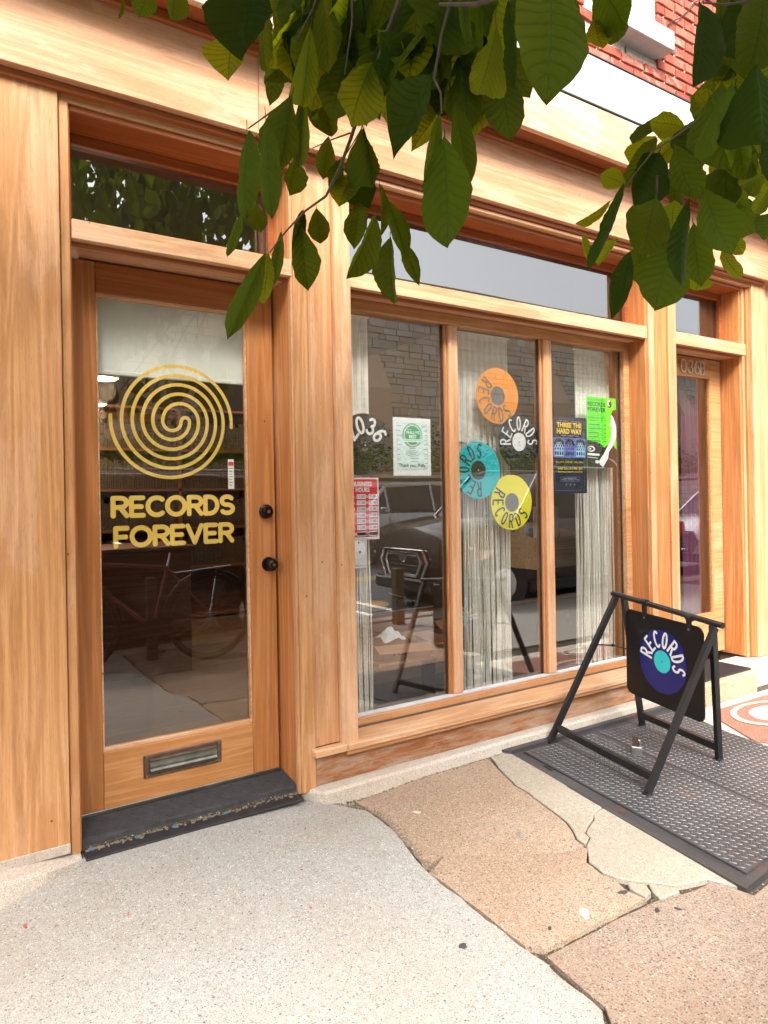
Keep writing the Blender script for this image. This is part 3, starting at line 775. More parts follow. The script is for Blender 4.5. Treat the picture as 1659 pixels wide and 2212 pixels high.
knob(1.234, .965, True); knob(1.225, 1.196, False)
ms = G().box(.687, 1.002, .178, .1845, .151, .162, .002).box(.687, 1.002, .178, .1845, .231, .240, .002).box(.687, .705, .178, .1845, .162, .231, .002).box(.984, 1.002, .178, .1845, .162, .231, .002)
obj('mail_slot', ms, BRZm, DR)
obj('slot_trim', G().box(.684, 1.005, .1825, .1848, .148, .243, .001), COP, DR)
obj('slot_flap', G().prism([(.178, .166), (.168, .170), (.166, .178), (.172, .186), (.168, .200), (.172, .214), (.166, .220), (.178, .226)], lambda a, b, k: (k, a, b), .708, .981), NICK, DR, True)
obj('screw', G().lathe([(.004, .002), (.004, 0)], (.696, .1775, .157), (0, -1, 0), 8).lathe([(.004, .002), (.004, 0)], (.993, .1775, .157), (0, -1, 0), 8).lathe([(.004, .002), (.004, 0)], (.696, .1775, .235), (0, -1, 0), 8).lathe([(.004, .002), (.004, 0)], (.993, .1775, .235), (0, -1, 0), 8), NICK, DR)
# threshold
thr = G().prism([(.19, .052), (.035, .030), (.035, .012), (.19, .012)], lambda a, b, k: (k, a, b), .428, 1.282)
TH = obj('threshold', thr, RAMP, SH)
obj('door_sweep', G().box(.43, 1.268, .176, .1845, .050, .068, .002), NICK, SH)
tg = G()
for k in range(11):
    y = .050 + k * .0115; z = .030 + (y - .035) * .142
    tg.box(.4285, 1.281, y, y + .006, z - .002, z + .0035)
obj('tread', tg, RAMP, TH)
board('threshold_strip', .43, 1.275, -.050, .022, -.004, .006, RUB, SH, .002)
board('threshold_shim', .43, 1.28, .024, .034, -.01, .014, CDK, SH, .001)
# spiral (two arms of half circles) and the two words, cut from gold film on the inside of the pane
sx, sz = .0003986, .0004008
fx = lambda X: .582 + sx * (X - 170)
fz = lambda Y: 1.5777 - sz * (Y - 700)
left = [188, 293, 395, 495, 597, 697]; right = [975, 1070, 1165, 1255, 1340, 1430]
path1 = [(188, 662), (188, 690)]
def half(path, xa, xb, up):
    cx = (xa + xb) / 2; r = abs(xb - xa) / 2; a0 = 180 if xa < xb else 0; a1 = (0 if xa < xb else 180)
    if up: pts = arc(cx, 0, r, r, a0, a1, max(14, int(r / 9)))
    else: pts = arc(cx, 0, r, r, -a0 if a0 else 0, -a1 if a1 else 0, max(14, int(r / 9)))
    return path + [(x, 700 - y) for x, y in pts]
seq = [188, 1340, 395, 1165, 597, 975]       # arm from the left end, bottom first
p = [(188, 664)]
for i in range(5): p = half(p, seq[i], seq[i + 1], up=(i % 2 == 1))
p = half(p, 975, 887, up=True)
p = half(p, 887, 697, up=False)
seq2 = [697, 1070, 495, 1255, 293, 1430]
for i in range(5): p = half(p, seq2[i], seq2[i + 1], up=(i % 2 == 0))
p.append((1430, 738))
spiral = [(fx(x), fz(y)) for x, y in p]
ink_obj('spiral_decal', [(spiral, .0071)], .003, lambda a, b: (a, .2125, b), GOLD, DR)
ink_obj('lettering', word_lines('RECORDS', .584, 1.095, 1.185, 1.274, .0096, -.1), .0022, lambda a, b: (a, .2125, b), GOLD, DR)
ink_obj('lettering', word_lines('FOREVER', .592, 1.089, 1.066, 1.155, .0096, -.1), .0022, lambda a, b: (a, .2125, b), GOLD, DR)
stk = flat('sticker', rect(1.066, 1.093, 1.297, 1.425), .2125, PAP, DR)
flat('sticker_print', rect(1.068, 1.091, 1.397, 1.414), .2119, RED, DR)
for k in range(7): flat('sticker_print', rect(1.071, 1.071 + rnd.uniform(.010, .018), 1.384 - k * .012, 1.387 - k * .012), .2119, GRY, DR)
# ------------- second door, address
D2 = obj('door', G().box(4.604, 4.722, .185, .23, .12, 2.176, .003).box(3.918, 4.02, .185, .23, .12, 2.176, .003).box(4.0205, 4.6035, .186, .229, .12, .385, .003), WH, SH)
D2['label'] = 'second door, half hidden by the pilaster, with the number 036B over its pane'
obj('door_rail', G().box(4.0205, 4.6035, .186, .229, 2.052, 2.176, .003), WDh, D2)
obj('glazing_bead', G().box(4.021, 4.603, .188, .212, 2.040, 2.0515, .002).box(4.590, 4.603, .188, .212, .40, 2.040, .002).box(4.021, 4.603, .188, .212, .3855, .40, .002), WDh, D2)
obj('pane', G().box(4.022, 4.5895, .204, .209, .401, 2.039), GL, D2)
def digit(ch, x0, x1, z0, z1, hw=.0045, fat=.009):
    ls = []
    for st in strokes(ch):
        pts = [(x0 + a / WIDTH[ch] * (x1 - x0), z0 + b_ * (z1 - z0)) for a, b_ in st]
        hwl = []
        for i in range(len(pts)):
            a, b_ = pts[max(0, i - 1)], pts[min(len(pts) - 1, i + 1)]
            d = math.hypot(b_[0] - a[0], b_[1] - a[1]) + 1e-9
            hwl.append(hw * .55 + (fat - hw) * abs(b_[1] - a[1]) / d)
        ls.append((pts, hwl))
    vs, fs = ink(ls, .0018)
    g = G(); n = len(vs)
    g.add([(a, .176, b_) for a, b_ in vs], fs); g.add([(a, .1855, b_) for a, b_ in vs], fs)
    # side walls on the outline
    ed = {}
    key = lambda i: (round(vs[i][0], 5), round(vs[i][1], 5))
    for f in fs:
        for i in range(len(f)):
            a, b_ = key(f[i]), key(f[(i + 1) % len(f)])
            if (b_, a) in ed: del ed[(b_, a)]
            else: ed[(a, b_)] = 1
    for a, b_ in ed: 
        if math.hypot(a[0] - b_[0], a[1] - b_[1]) < .0035: g.add([(a[0], .176, a[1]), (b_[0], .176, b_[1]), (b_[0], .1855, b_[1]), (a[0], .1855, a[1])], [(0, 1, 2, 3)])
    obj('house_number', g, CRMc if False else BEI, D2, fix=False)
for ch, a, b_ in (('2', 4.135, 4.190), ('0', 4.253, 4.308), ('3', 4.334, 4.386), ('6', 4.408, 4.462), ('B', 4.476, 4.524)):
    digit(ch, a, b_, 2.063, 2.150)
# stone step under the second door, with rubber mat, and the stone foot of the right pier
board('stone_step', 3.76, 4.44, -.205, .20, -.12, .088, CB, SH, .012)
board('stone_foot', 4.442, 7.5, -.13, .12, -.12, .085, CW, SH, .01)
mt = thing('rubber_mat', 'ribbed black rubber mat on the stone step under the 036B door', 'door mat', (4.2, -.02, .088))
obj('mat_base', G().box(3.93, 4.70 - .26, -.165, .16, .0885, .100, .003), RUB, mt)
rg = G()
for k in range(22): rg.box(3.94, 4.43, -.155 + k * .0140, -.149 + k * .0140, .1005, .1035)
obj('rib', rg, RUB, mt)
# ------------- the room behind
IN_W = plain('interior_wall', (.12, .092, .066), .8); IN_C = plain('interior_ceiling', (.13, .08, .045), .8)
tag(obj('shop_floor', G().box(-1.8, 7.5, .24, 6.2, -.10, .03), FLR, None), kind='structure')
tag(obj('display_floor', G().box(1.565, 3.64, .24, .80, .031, .15), plain('display_deck', (.035, .03, .028), .5), None), kind='structure')
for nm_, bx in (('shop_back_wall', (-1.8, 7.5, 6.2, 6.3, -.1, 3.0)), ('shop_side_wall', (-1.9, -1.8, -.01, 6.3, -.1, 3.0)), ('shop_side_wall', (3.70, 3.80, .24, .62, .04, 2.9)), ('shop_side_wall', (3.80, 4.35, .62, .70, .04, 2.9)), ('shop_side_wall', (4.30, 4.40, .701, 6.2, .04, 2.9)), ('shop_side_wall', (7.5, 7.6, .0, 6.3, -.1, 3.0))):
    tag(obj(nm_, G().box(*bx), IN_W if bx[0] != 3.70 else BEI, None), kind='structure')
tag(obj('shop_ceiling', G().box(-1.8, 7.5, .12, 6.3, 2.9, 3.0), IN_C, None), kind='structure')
# lining behind the frames so that no daylight leaks round them
obj('wall_core', G().box(-1.8, .404, .101, .24, 0, 3.0).box(1.301, 1.575, .131, .24, 0, 3.0).box(3.661, 3.917, .121, .24, 0, 3.0).box(4.746, 7.5, .121, .24, 0, 3.0).box(-1.8, 7.5, .10, .24, 2.668, 3.0)
    .box(1.575, 3.66, .121, .24, 0, .184).box(-1.8, 7.5, .26, .30, 3.0, 3.669), IN_W, SH)
EM = NB('lamp_glow'); e_ = EM.n('ShaderNodeEmission'); e_.inputs[0].default_value = (1, .78, .5, 1); e_.inputs[1].default_value = 8; EM.l(e_.outputs[0], EM.out.inputs[0])
for i, (lx, ly, lz) in enumerate(((1.02, 2.5, 2.12), (1.22, 3.9, 2.12), (2.6, 2.4, 2.60), (3.2, 4.2, 2.6), (4.4, 2.2, 2.6))):
    if i < 2: lz = 2.0 if False else lz
    lab = ['lit ceiling lamp showing under the white shade in the door', 'second lit ceiling lamp deeper in the room behind the door', 'ceiling lamp behind the window panes', 'ceiling lamp at the back of the shop', 'ceiling lamp in the second hallway'][i]
    t = thing('ceiling_lamp', lab, 'lamp', (lx, ly, lz), 'ceiling lamps in the shop')
    obj('lamp_housing', G().lathe([(.10, .02), (.10, 0), (.085, -.004)], (lx, ly, lz), (0, 0, 1), 24), WHT, t, True)
    obj('lamp_disc', G().lathe([(.08, 0), (.08, -.003)], (lx, ly, lz - .006), (0, 0, 1), 24), EM.m, t)
    if lz < 2.5: obj('lamp_stem', G().tube([(lx, ly, lz + .02), (lx, ly, 2.9)], .006, 6), BLK, t)
    ld = bpy.data.lights.new('lamp_light', 'POINT'); ld.energy = 6; ld.color = (1, .72, .45); ld.shadow_soft_size = .08
    lo = bpy.data.objects.new('lamp_light', ld); lo.location = (0, 0, -.09); link(lo, t)
# ================================================================== THINGS IN THE WINDOW AND BEHIND THE DOOR
GY = .1725     # back of the window panes
def record(label, name, cx, cz, mat, lab_mat, let_mat, text, a0, a1, outward, y=GY, r0=.067, r1=.138, hw=.0046, wd=.0235, rlab=.051, hole=True):
    t = thing(name, label, 'record', (cx, y + .0015, cz), 'vinyl records stuck inside the window')
    g = G().lathe([(.1525, -.0009), (.1525, .0009), (.150, .0012), (.0525, .0012)], (cx, y + .0022, cz), (0, -1, 0), 72)
    o = obj('disc', g, mat, t, origin=(cx, y + .0022, cz))
    flat('label', ell(cx, cz, rlab, rlab, 48), y - .0001, lab_mat, t, .0010)
    if hole: flat('spindle_hole', ell(cx, cz, .0036, .0036, 12), y - .0004, INK if lab_mat != INK else PAP, t, .0003)
    ink_obj('lettering', ring_lines(text, r0, r1, a0, a1, outward, hw, wd), .0018, lambda a, b: (cx + a, y - .0003, cz + b), let_mat, t)
    return t
record('orange vinyl record, topmost in the middle pane, lettered RECORDS', 'vinyl_record', 2.588, 1.791, V_OR, GRY, GRY, 'RECORDS', 140, 310, False)
record('teal vinyl record at the left of the middle pane', 'vinyl_record', 2.441, 1.385, V_TE, INK, INK, 'RECORDS', 272, 86, True)
record('black vinyl record with a white label in the middle pane', 'vinyl_record', 2.741, 1.544, V_BK, PAP, PAP, 'RECORDS', 181, 1, True)
record('yellow vinyl record, lowest in the middle pane', 'vinyl_record', 2.679, 1.209, V_YE, GRY, INK, 'RECORDS', 150, 323, False)
t = record('black vinyl record reading 2036 in the left pane', 'vinyl_record', 1.735, 1.500, V_BK, BRN, PAP, '2036', 143, 31, True, r0=.060, r1=.134, hw=.0068, wd=.034, rlab=.038)
flat('label_ring', ell(1.735, 1.500, .0345, .0345), GY - .0004, NVY, t, .0003)
for k in range(3): flat('label_print', rect(1.716, 1.754 - .004 * k, 1.484 - k * .006, 1.486 - k * .006), GY - .0007, BEI, t, .0002)
type_obj('label_print', 'BLUEBIRD', 1.712, 1.758, 1.512, 1.519, GY - .0007, BEI, t)
flat('spindle_hole', ell(1.735, 1.5, .004, .004, 12), GY - .0009, PAP, t, .0003)

# opening hours
t = thing('hours_sign', 'red and white business hours sign behind the left pane', 'sign', (1.70, GY, 1.05))
flat('backing', rect(1.572, 1.807, 1.049, 1.344), GY, PAP, t, .002)
flat('red_field', rrect(1.579, 1.800, 1.062, 1.337, .010), GY - .0006, RED, t, .0006)
type_obj('lettering', 'BUSINESS', 1.662, 1.768, 1.303, 1.326, GY - .0012, PAP, t, .03)
type_obj('lettering', 'HOURS:', 1.678, 1.757, 1.276, 1.298, GY - .0012, PAP, t, .03)
for k, dn in enumerate(['Mon.', 'Tues.', 'Wed.', 'Thur.', 'Fri.', 'Sat.', 'Sun.']):
    z = 1.2435 - k * .0295
    flat('time_field', rect(1.683, 1.733, z, z + .022), GY - .0012, PAP, t, .0006)
    flat('time_field', rect(1.749, 1.796, z, z + .022), GY - .0012, PAP, t, .0006)
    type_obj('lettering', '11:00', 1.688, 1.727, z + .006, z + .018, GY - .0016, INK, t, .01)
    type_obj('lettering', '5: 00' if k == 6 else '7: 00', 1.755, 1.790, z + .006, z + .018, GY - .0016, INK, t, .01)
    type_obj('lettering', 'to', 1.7355, 1.7465, z + .005, z + .018, GY - .0012, PAP, t, .02)
    wd = {4: .05, 5: .058, 3: .056, 1: .055, 2: .056}.get(k, .058)
    type_obj('lettering', dn, 1.677 - wd, 1.677, z + .004, z + .019, GY - .0012, PAP, t, .015)
flat('blank_strip', rect(1.602, 1.796, 1.070, 1.084), GY - .0012, PAP, t, .0006)
# white card below it (the square code on it is left out)
t = thing('card', 'small white card hanging under the red hours sign', 'card', (1.70, GY, .915))
flat('sheet', rect(1.640, 1.735, .915, 1.046), GY, PAP, t, .001)
type_obj('lettering', '@RECORDSFOREVERSHOP', 1.655, 1.728, .924, .930, GY - .0005, GRY, t)
flat('round_mark', rrect(1.690, 1.702, .985, .997, .003), GY - .0005, GRY, t, .0003)
flat('round_mark', ell(1.690, 1.036, .005, .005, 14), GY - .0005, GRY, t, .0003)
# award sheet in a clear sleeve on a suction cup
t = thing('award_sheet', 'white award sheet with a green round badge hanging in the left pane', 'poster', (2.012, GY, 1.354))
flat('sleeve', rect(1.897, 2.127, 1.354, 1.643), GY + .0012, MNT, t, .0008)
flat('sheet', rect(1.900, 2.124, 1.360, 1.640), GY + .0002, PAP, t, .0008)
flat('tint', rect(1.919, 2.104, 1.386, 1.616), GY - .0002, plain('pale_mint', (.70, .84, .80), .6, var=.03), t, .0003)
for k in range(4):
    e = [rect(1.919, 2.104, 1.386, 1.3868), rect(1.919, 2.104, 1.6152, 1.616), rect(1.919, 1.9198, 1.386, 1.616), rect(2.1032, 2.104, 1.386, 1.616)][k]
    flat('rule', e, GY - .0006, GRN, t, .0003)
cxp, czp = 2.013, 1.556
for rr, mm in ((.060, GRY), (.056, PAP), (.0535, GRN), (.051, PAP), (.048, GRN)):
    flat('badge', ell(cxp, czp, rr, rr, 56), GY - .0006 - .0004 * (.061 - rr) / .003, mm, t, .0003)
yb = GY - .0006 - .0004 * (.061 - .048) / .003
flat('badge_band', rect(1.956, 2.072, 1.522, 1.537), yb - .0004, MNT, t, .0003)
type_obj('lettering', "PHILLY'S", 1.976, 2.053, 1.562, 1.577, yb - .0006, PAP, t, .02)
type_obj('lettering', 'BEST', 1.991, 2.038, 1.541, 1.557, yb - .0006, PAP, t, .02)
type_obj('lettering', 'metro', 1.980, 2.004, 1.580, 1.587, yb - .0006, PAP, t)
type_obj('lettering', 'METROPHILLYSBEST.COM', 1.962, 2.066, 1.5265, 1.533, yb - .0008, GRY, t)
type_obj('lettering', '2025', 2.068, 2.099, 1.599, 1.609, GY - .0006, INK, t)
type_obj('lettering', 'Thank you, Philly.', 1.928, 2.096, 1.392, 1.415, GY - .0006, INK, t, .015)
flat('oval', ell(2.013, 1.4665, .040, .0155), GY - .0006, INK, t, .0002); flat('oval', ell(2.013, 1.4665, .0385, .0142), GY - .0009, MNT, t, .0002)
type_obj('lettering', 'Records Forever', 1.990, 2.038, 1.468, 1.474, GY - .0012, INK, t); type_obj('lettering', 'Internet Store', 1.992, 2.032, 1.460, 1.465, GY - .0012, INK, t)
for k in range(9):
    zz = 1.60 - k * .0235
    flat('fine_print', rect(1.921, 1.921 + rnd.uniform(.012, .030), zz, zz + .0025), GY - .0006, GRY, t, .0002)
    flat('fine_print', rect(2.102 - rnd.uniform(.012, .022), 2.102, zz - .02, zz - .0175), GY - .0006, GRY, t, .0002)
flat('fine_print', rect(1.995, 2.035, 1.489, 1.4915), GY - .0006, GRY, t, .0002); flat('fine_print', rect(2.00, 2.05, 1.440, 1.4425), GY - .0006, GRY, t, .0002); flat('fine_print', rect(2.005, 2.045, 1.424, 1.4265), GY - .0006, GRY, t, .0002)
cup = glass_mat('clear_rubber', (.75, .76, .76), 3, .12)
obj('suction_cup', G().lathe([(.0005, .016), (.008, .016), (.010, .008), (.026, .002), (.028, 0)], (2.015, GY + .0005, 1.664), (0, 1, 0), 28), cup, t, True)
# night poster
t = thing('event_poster', 'dark poster headed THREE THE HARD WAY in the right pane', 'poster', (3.147, GY, 1.254))
flat('sheet', rect(3.003, 3.291, 1.252, 1.702), GY, NVY, t, .001)
def outline(x0, x1, z0, z1, w_, y, mat, par, nm='rule'):
    for e in (rect(x0, x1, z0, z0 + w_), rect(x0, x1, z1 - w_, z1), rect(x0, x0 + w_, z0, z1), rect(x1 - w_, x1, z0, z1)): flat(nm, e, y, mat, par, .0003)
outline(3.018, 3.270, 1.270, 1.690, .0018, GY - .0005, BLU, t)
type_obj('lettering', 'THREE THE', 3.040, 3.251, 1.640, 1.668, GY - .0006, YEL, t, .035)
type_obj('lettering', 'HARD WAY', 3.040, 3.251, 1.602, 1.633, GY - .0006, YEL, t, .035)
type_obj('lettering', 'Dub Clash - Chapter 6', 3.045, 3.135, 1.674, 1.680, GY - .0006, PAP, t); type_obj('lettering', 'Roots - Culture - Dub', 3.165, 3.242, 1.674, 1.680, GY - .0006, PAP, t)
type_obj('lettering', 'Featuring Three Dub Sound Systems', 3.078, 3.212, 1.588, 1.595, GY - .0006, PAP, t)
flat('picture', rrect(3.006, 3.286, 1.462, 1.580, .010), GY - .0006, BLU, t, .0003)
for cx, w_, k in ((3.056, .078, 0), (3.146, .072, 1), (3.238, .078, 2)):
    flat('arch', ell(cx, 1.545, .040, .030), GY - .0009, NVY, t, .0002)
    lv = [(w_, 1.470, 1.505), (w_, 1.507, 1.522), (w_ * .8, 1.524, 1.538), (w_ * .5, 1.540, 1.552)]
    for (ww, za, zb) in lv:
        flat('speaker_stack', rect(cx - ww / 2, cx + ww / 2, za, zb), GY - .0012, LBL if k != 1 else BLU, t, .0002)
        nn = max(2, int(ww / .018))
        for q in range(nn): flat('speaker_cone', ell(cx - ww / 2 + (q + .5) * ww / nn, (za + zb) / 2, min(.0062, ww / nn * .38), (zb - za) * .36, 12), GY - .0015, NVY, t, .0002)
type_obj('lettering', 'Stone Grove - Soul Dragon - House of Roots', 3.028, 3.262, 1.430, 1.443, GY - .0006, YEL, t, .01)
type_obj('lettering', 'JUNE 20th - 4-11 PM - $20', 3.043, 3.250, 1.389, 1.405, GY - .0006, YEL, t, .03)
type_obj('lettering', 'THREE SOUNDS - ONE ROOF - ONE RHYTHM', 3.045, 3.250, 1.375, 1.383, GY - .0006, YEL, t, .01)
flat('badge', rrect(3.060, 3.228, 1.322, 1.350, .010), GY - .0006, BLU, t, .0002); flat('badge', rrect(3.062, 3.226, 1.324, 1.348, .009), GY - .0009, NVY, t, .0002)
type_obj('lettering', 'Roots Arts Education Center', 3.090, 3.200, 1.339, 1.345, GY - .0011, PAP, t); type_obj('lettering', '3811 Ridge St, West Chester, PA 19380', 3.072, 3.217, 1.329, 1.335, GY - .0011, PAP, t)
for cx in (3.112, 3.146, 3.182): flat('emblem', rrect(cx - .007, cx + .007, 1.298, 1.312, .004), GY - .0006, GRY, t, .0002)
# green poster
t = thing('event_poster', 'lime green RECORDS FOREVER poster with a turntable drawing in the right pane', 'poster', (3.435, GY, 1.41))
y_ = GY + .0012
flat('sheet', rect(3.300, 3.567, 1.408, 1.835), y_, LIM, t, .001)
type_obj('lettering', 'SOUNDS OF THE WORLD at', 3.308, 3.470, 1.812, 1.824, y_ - .0006, INK, t)
type_obj('lettering', 'RECORDS', 3.310, 3.472, 1.778, 1.806, y_ - .0006, INK, t, .03)
type_obj('lettering', 'FOREVER', 3.310, 3.472, 1.745, 1.773, y_ - .0006, INK, t, .03)
type_obj('lettering', '2036 South 4th Street - Philadelphia, PA 19147', 3.310, 3.472, 1.733, 1.739, y_ - .0006, INK, t)
type_obj('lettering', 'Celebrating music from around the globe!', 3.311, 3.476, 1.718, 1.727, y_ - .0006, INK, t)
type_obj('lettering', 'FIVE THURSDAYS DURING THE WORLD CUP', 3.311, 3.476, 1.703, 1.714, y_ - .0006, INK, t)
type_obj('lettering', 'TOP BANANAS CLL - 6-9pm - FREE', 3.311, 3.476, 1.689, 1.697, y_ - .0006, INK, t)
for k in range(5):
    zz = 1.672 - k * .0250
    flat('rule', rect(3.312, 3.476, zz + .008, zz + .009), y_ - .0006, INK, t, .0003)
    flat('fine_print', rect(3.314, 3.314 + (.10, .12, .09, .09, .105)[k], zz - .005, zz - .001), y_ - .0006, INK, t, .0003)
    flat('fine_print', rect(3.455, 3.474, zz - .005, zz - .001), y_ - .0006, INK, t, .0003)
    flat('rule', rect(3.312, 3.476, zz - .009, zz - .008), y_ - .0006, INK, t, .0003)
flat('logo', ell(3.508, 1.800, .020, .026), y_ - .0006, INK, t, .0003); flat('logo', ell(3.503, 1.804, .016, .019), y_ - .0009, PAP, t, .0003); flat('logo', ell(3.510, 1.802, .009, .014), y_ - .0012, INK, t, .0003)
flat('drawing', [(3.300, 1.408), (3.567, 1.408), (3.567, 1.52), (3.52, 1.56), (3.478, 1.545), (3.452, 1.528), (3.43, 1.548), (3.39, 1.560), (3.35, 1.565), (3.30, 1.572)], y_ - .0006, INK, t, .0003)
flat('drawing', ell(3.335, 1.520, .033, .018), y_ - .0009, PAP, t, .0003); flat('drawing', ell(3.330, 1.520, .024, .011), y_ - .0012, INK, t, .0003); flat('drawing', ell(3.325, 1.520, .010, .005), y_ - .0014, PAP, t, .0002)
flat('drawing', [(3.300, 1.496), (3.410, 1.490), (3.405, 1.478), (3.300, 1.482)], y_ - .0009, PAP, t, .0003); flat('drawing', [(3.302, 1.472), (3.395, 1.466), (3.39, 1.462), (3.302, 1.467)], y_ - .0009, PAP, t, .0003)
flat('drawing', [(3.567, 1.70), (3.567, 1.60), (3.535, 1.545), (3.495, 1.505), (3.487, 1.465), (3.452, 1.425), (3.440, 1.410), (3.412, 1.425), (3.402, 1.445), (3.425, 1.470), (3.445, 1.488), (3.470, 1.520), (3.500, 1.560), (3.523, 1.60), (3.520, 1.64), (3.545, 1.675)], y_ - .0009, PAP, t, .0003)
flat('drawing', [(3.567, 1.765), (3.540, 1.758), (3.524, 1.735), (3.520, 1.700), (3.505, 1.668), (3.530, 1.66), (3.552, 1.672), (3.567, 1.70)], y_ - .0011, PAP, t, .0003)
flat('drawing', [(3.567, 1.768), (3.535, 1.762), (3.520, 1.738), (3.540, 1.72), (3.555, 1.69), (3.567, 1.66)], y_ - .0013, BRN, t, .0003)
flat('drawing', ell(3.385, 1.442, .017, .010), y_ - .0012, PAP, t, .0003)
for k in range(3): flat('drawing', [(3.500 + .02 * k, 1.465 - .004 * k), (3.567, 1.432 - .006 * k), (3.567, 1.428 - .006 * k), (3.495 + .02 * k, 1.461 - .004 * k)], y_ - .0009, BEI, t, .0003)

# string curtains: braided heading above, loose cords below
def curtain(label, x0, x1, y, zt, zb, seed, cut=.0, lace=.55, n=None):
    r = random.Random(seed); t = thing('string_curtain', label, 'curtain', ((x0 + x1) / 2, y, zb), 'cream string curtains behind the window')
    g = G(); n = n or int((x1 - x0) / .0045)
    for i in range(n):
        xa = x0 + (x1 - x0) * (i + r.uniform(.1, .9)) / n; ya = y + r.uniform(-.03, .03)
        amp = r.uniform(.001, .007); ph = r.uniform(0, 6); fr = r.uniform(2, 6); pull = r.uniform(-.02, .02)
        zt2 = zt - .02; z1 = zb + r.uniform(0, .05); pts = []
        zm = zt - lace * r.uniform(.75, 1.0)
        for k in range(15):
            z = zm + (z1 - zm) * k / 14
            pts.append((xa + pull * (k / 14) + amp * math.sin(fr * z + ph), ya, z))
        g.tube(pts, .0026, 4, cap=False)
    tag(obj('cord', g, CRM, t, True), kind='stuff')
    # macrame heading: crossing cords in a net with thicker plaits
    h = G(); cols = max(3, int((x1 - x0) / .014)); sp = (x1 - x0) / cols
    rows = int(lace / .013)
    for i in range(cols + 1):
        for sgn in (-1, 1):
            pts = [(x0 + i * sp + sgn * sp * .5 * math.sin(k * 1.57), y + .004 * sgn * math.cos(k * 1.57), zt - lace * .96 * k / (rows * 2)) for k in range(rows * 2 + 1)]
            h.tube(pts, .0030 + .0020 * (i % 3 == 0), 4, cap=False)
    tag(obj('macrame_heading', h, CRM, t, True), kind='stuff')
    obj('curtain_rod', G().tube([(x0 - .02, y, zt), (x1 + .02, y, zt)], .006, 8), CRM, t)
    return t
curtain('narrow string curtain at the left of the left pane', 1.712, 1.797, .25, 2.135, .165, 1, n=28, lace=.55)
curtain('wide string curtain in the middle pane behind the coloured records', 2.385, 2.735, .26, 2.135, .165, 2, n=104, lace=.62)
curtain('string curtain at the right of the right pane beside the beige wall', 3.320, 3.615, .27, 2.135, .165, 3, n=84, lace=.62)

# turntable on the display deck with an amber record
tx0, tx1, ty0, ty1 = 1.86, 2.44, .60, .98
t = thing('turntable', 'walnut turntable with an amber record behind the left pane', 'turntable', ((tx0 + tx1) / 2, .8, .48))
obj('plinth', G().box(tx0, tx1, ty0, ty1, .50, .604, .004), WAL, t)
obj('top_edge', G().box(tx0 - .002, tx1 + .002, ty0 - .002, ty1 + .002, .6045, .611, .001), STL, t)
obj('deck', G().box(tx0 + .006, tx1 - .006, ty0 + .006, ty1 - .006, .6115, .615), BLK, t)
obj('record', G().lathe([(.152, .006), (.152, .003), (.10, .0)], (2.06, .76, .632), (0, 0, 1), 48), plain('amber_vinyl', (.72, .42, .04), .2), t)
obj('platter', G().lathe([(.145, .014), (.145, 0)], (2.06, .76, .616), (0, 0, 1), 40), STL, t)
obj('tonearm', G().tube([(2.33, .90, .66), (2.32, .74, .655), (2.24, .68, .645)], .005, 6), BLK, t)
for dx in (.0, .045, .09): obj('control_knob', G().lathe([(.011, .03), (.012, 0)], (2.30 + dx, .64 + dx * .4, .6155), (0, 0, 1), 14), BLK, t)
t2 = thing('display_table', 'low dark table under the turntable', 'table', (2.2, .8, .15))
obj('table_top', G().box(1.80, 2.95, .58, 1.06, .475, .499, .003), WAL, t2)
for lx, ly in ((1.83, .62), (2.92, .62), (1.83, 1.02), (2.92, 1.02)): obj('leg', G().box(lx - .015, lx + .015, ly - .015, ly + .015, .03 if ly > .8 else .15, .474), BLK, t2)
# magazines beside it
t = thing('magazine_pile', 'pile of green and grey magazines beside the turntable', 'magazines', (2.62, .72, .50))
obj('magazine', G().box(2.50, 2.78, .62, .85, .500, .508), GRN, t); obj('magazine', G().box(2.52, 2.80, .65, .88, .5085, .516), PAP, t); obj('magazine', G().box(2.49, 2.76, .63, .86, .5165, .523), GRY, t)
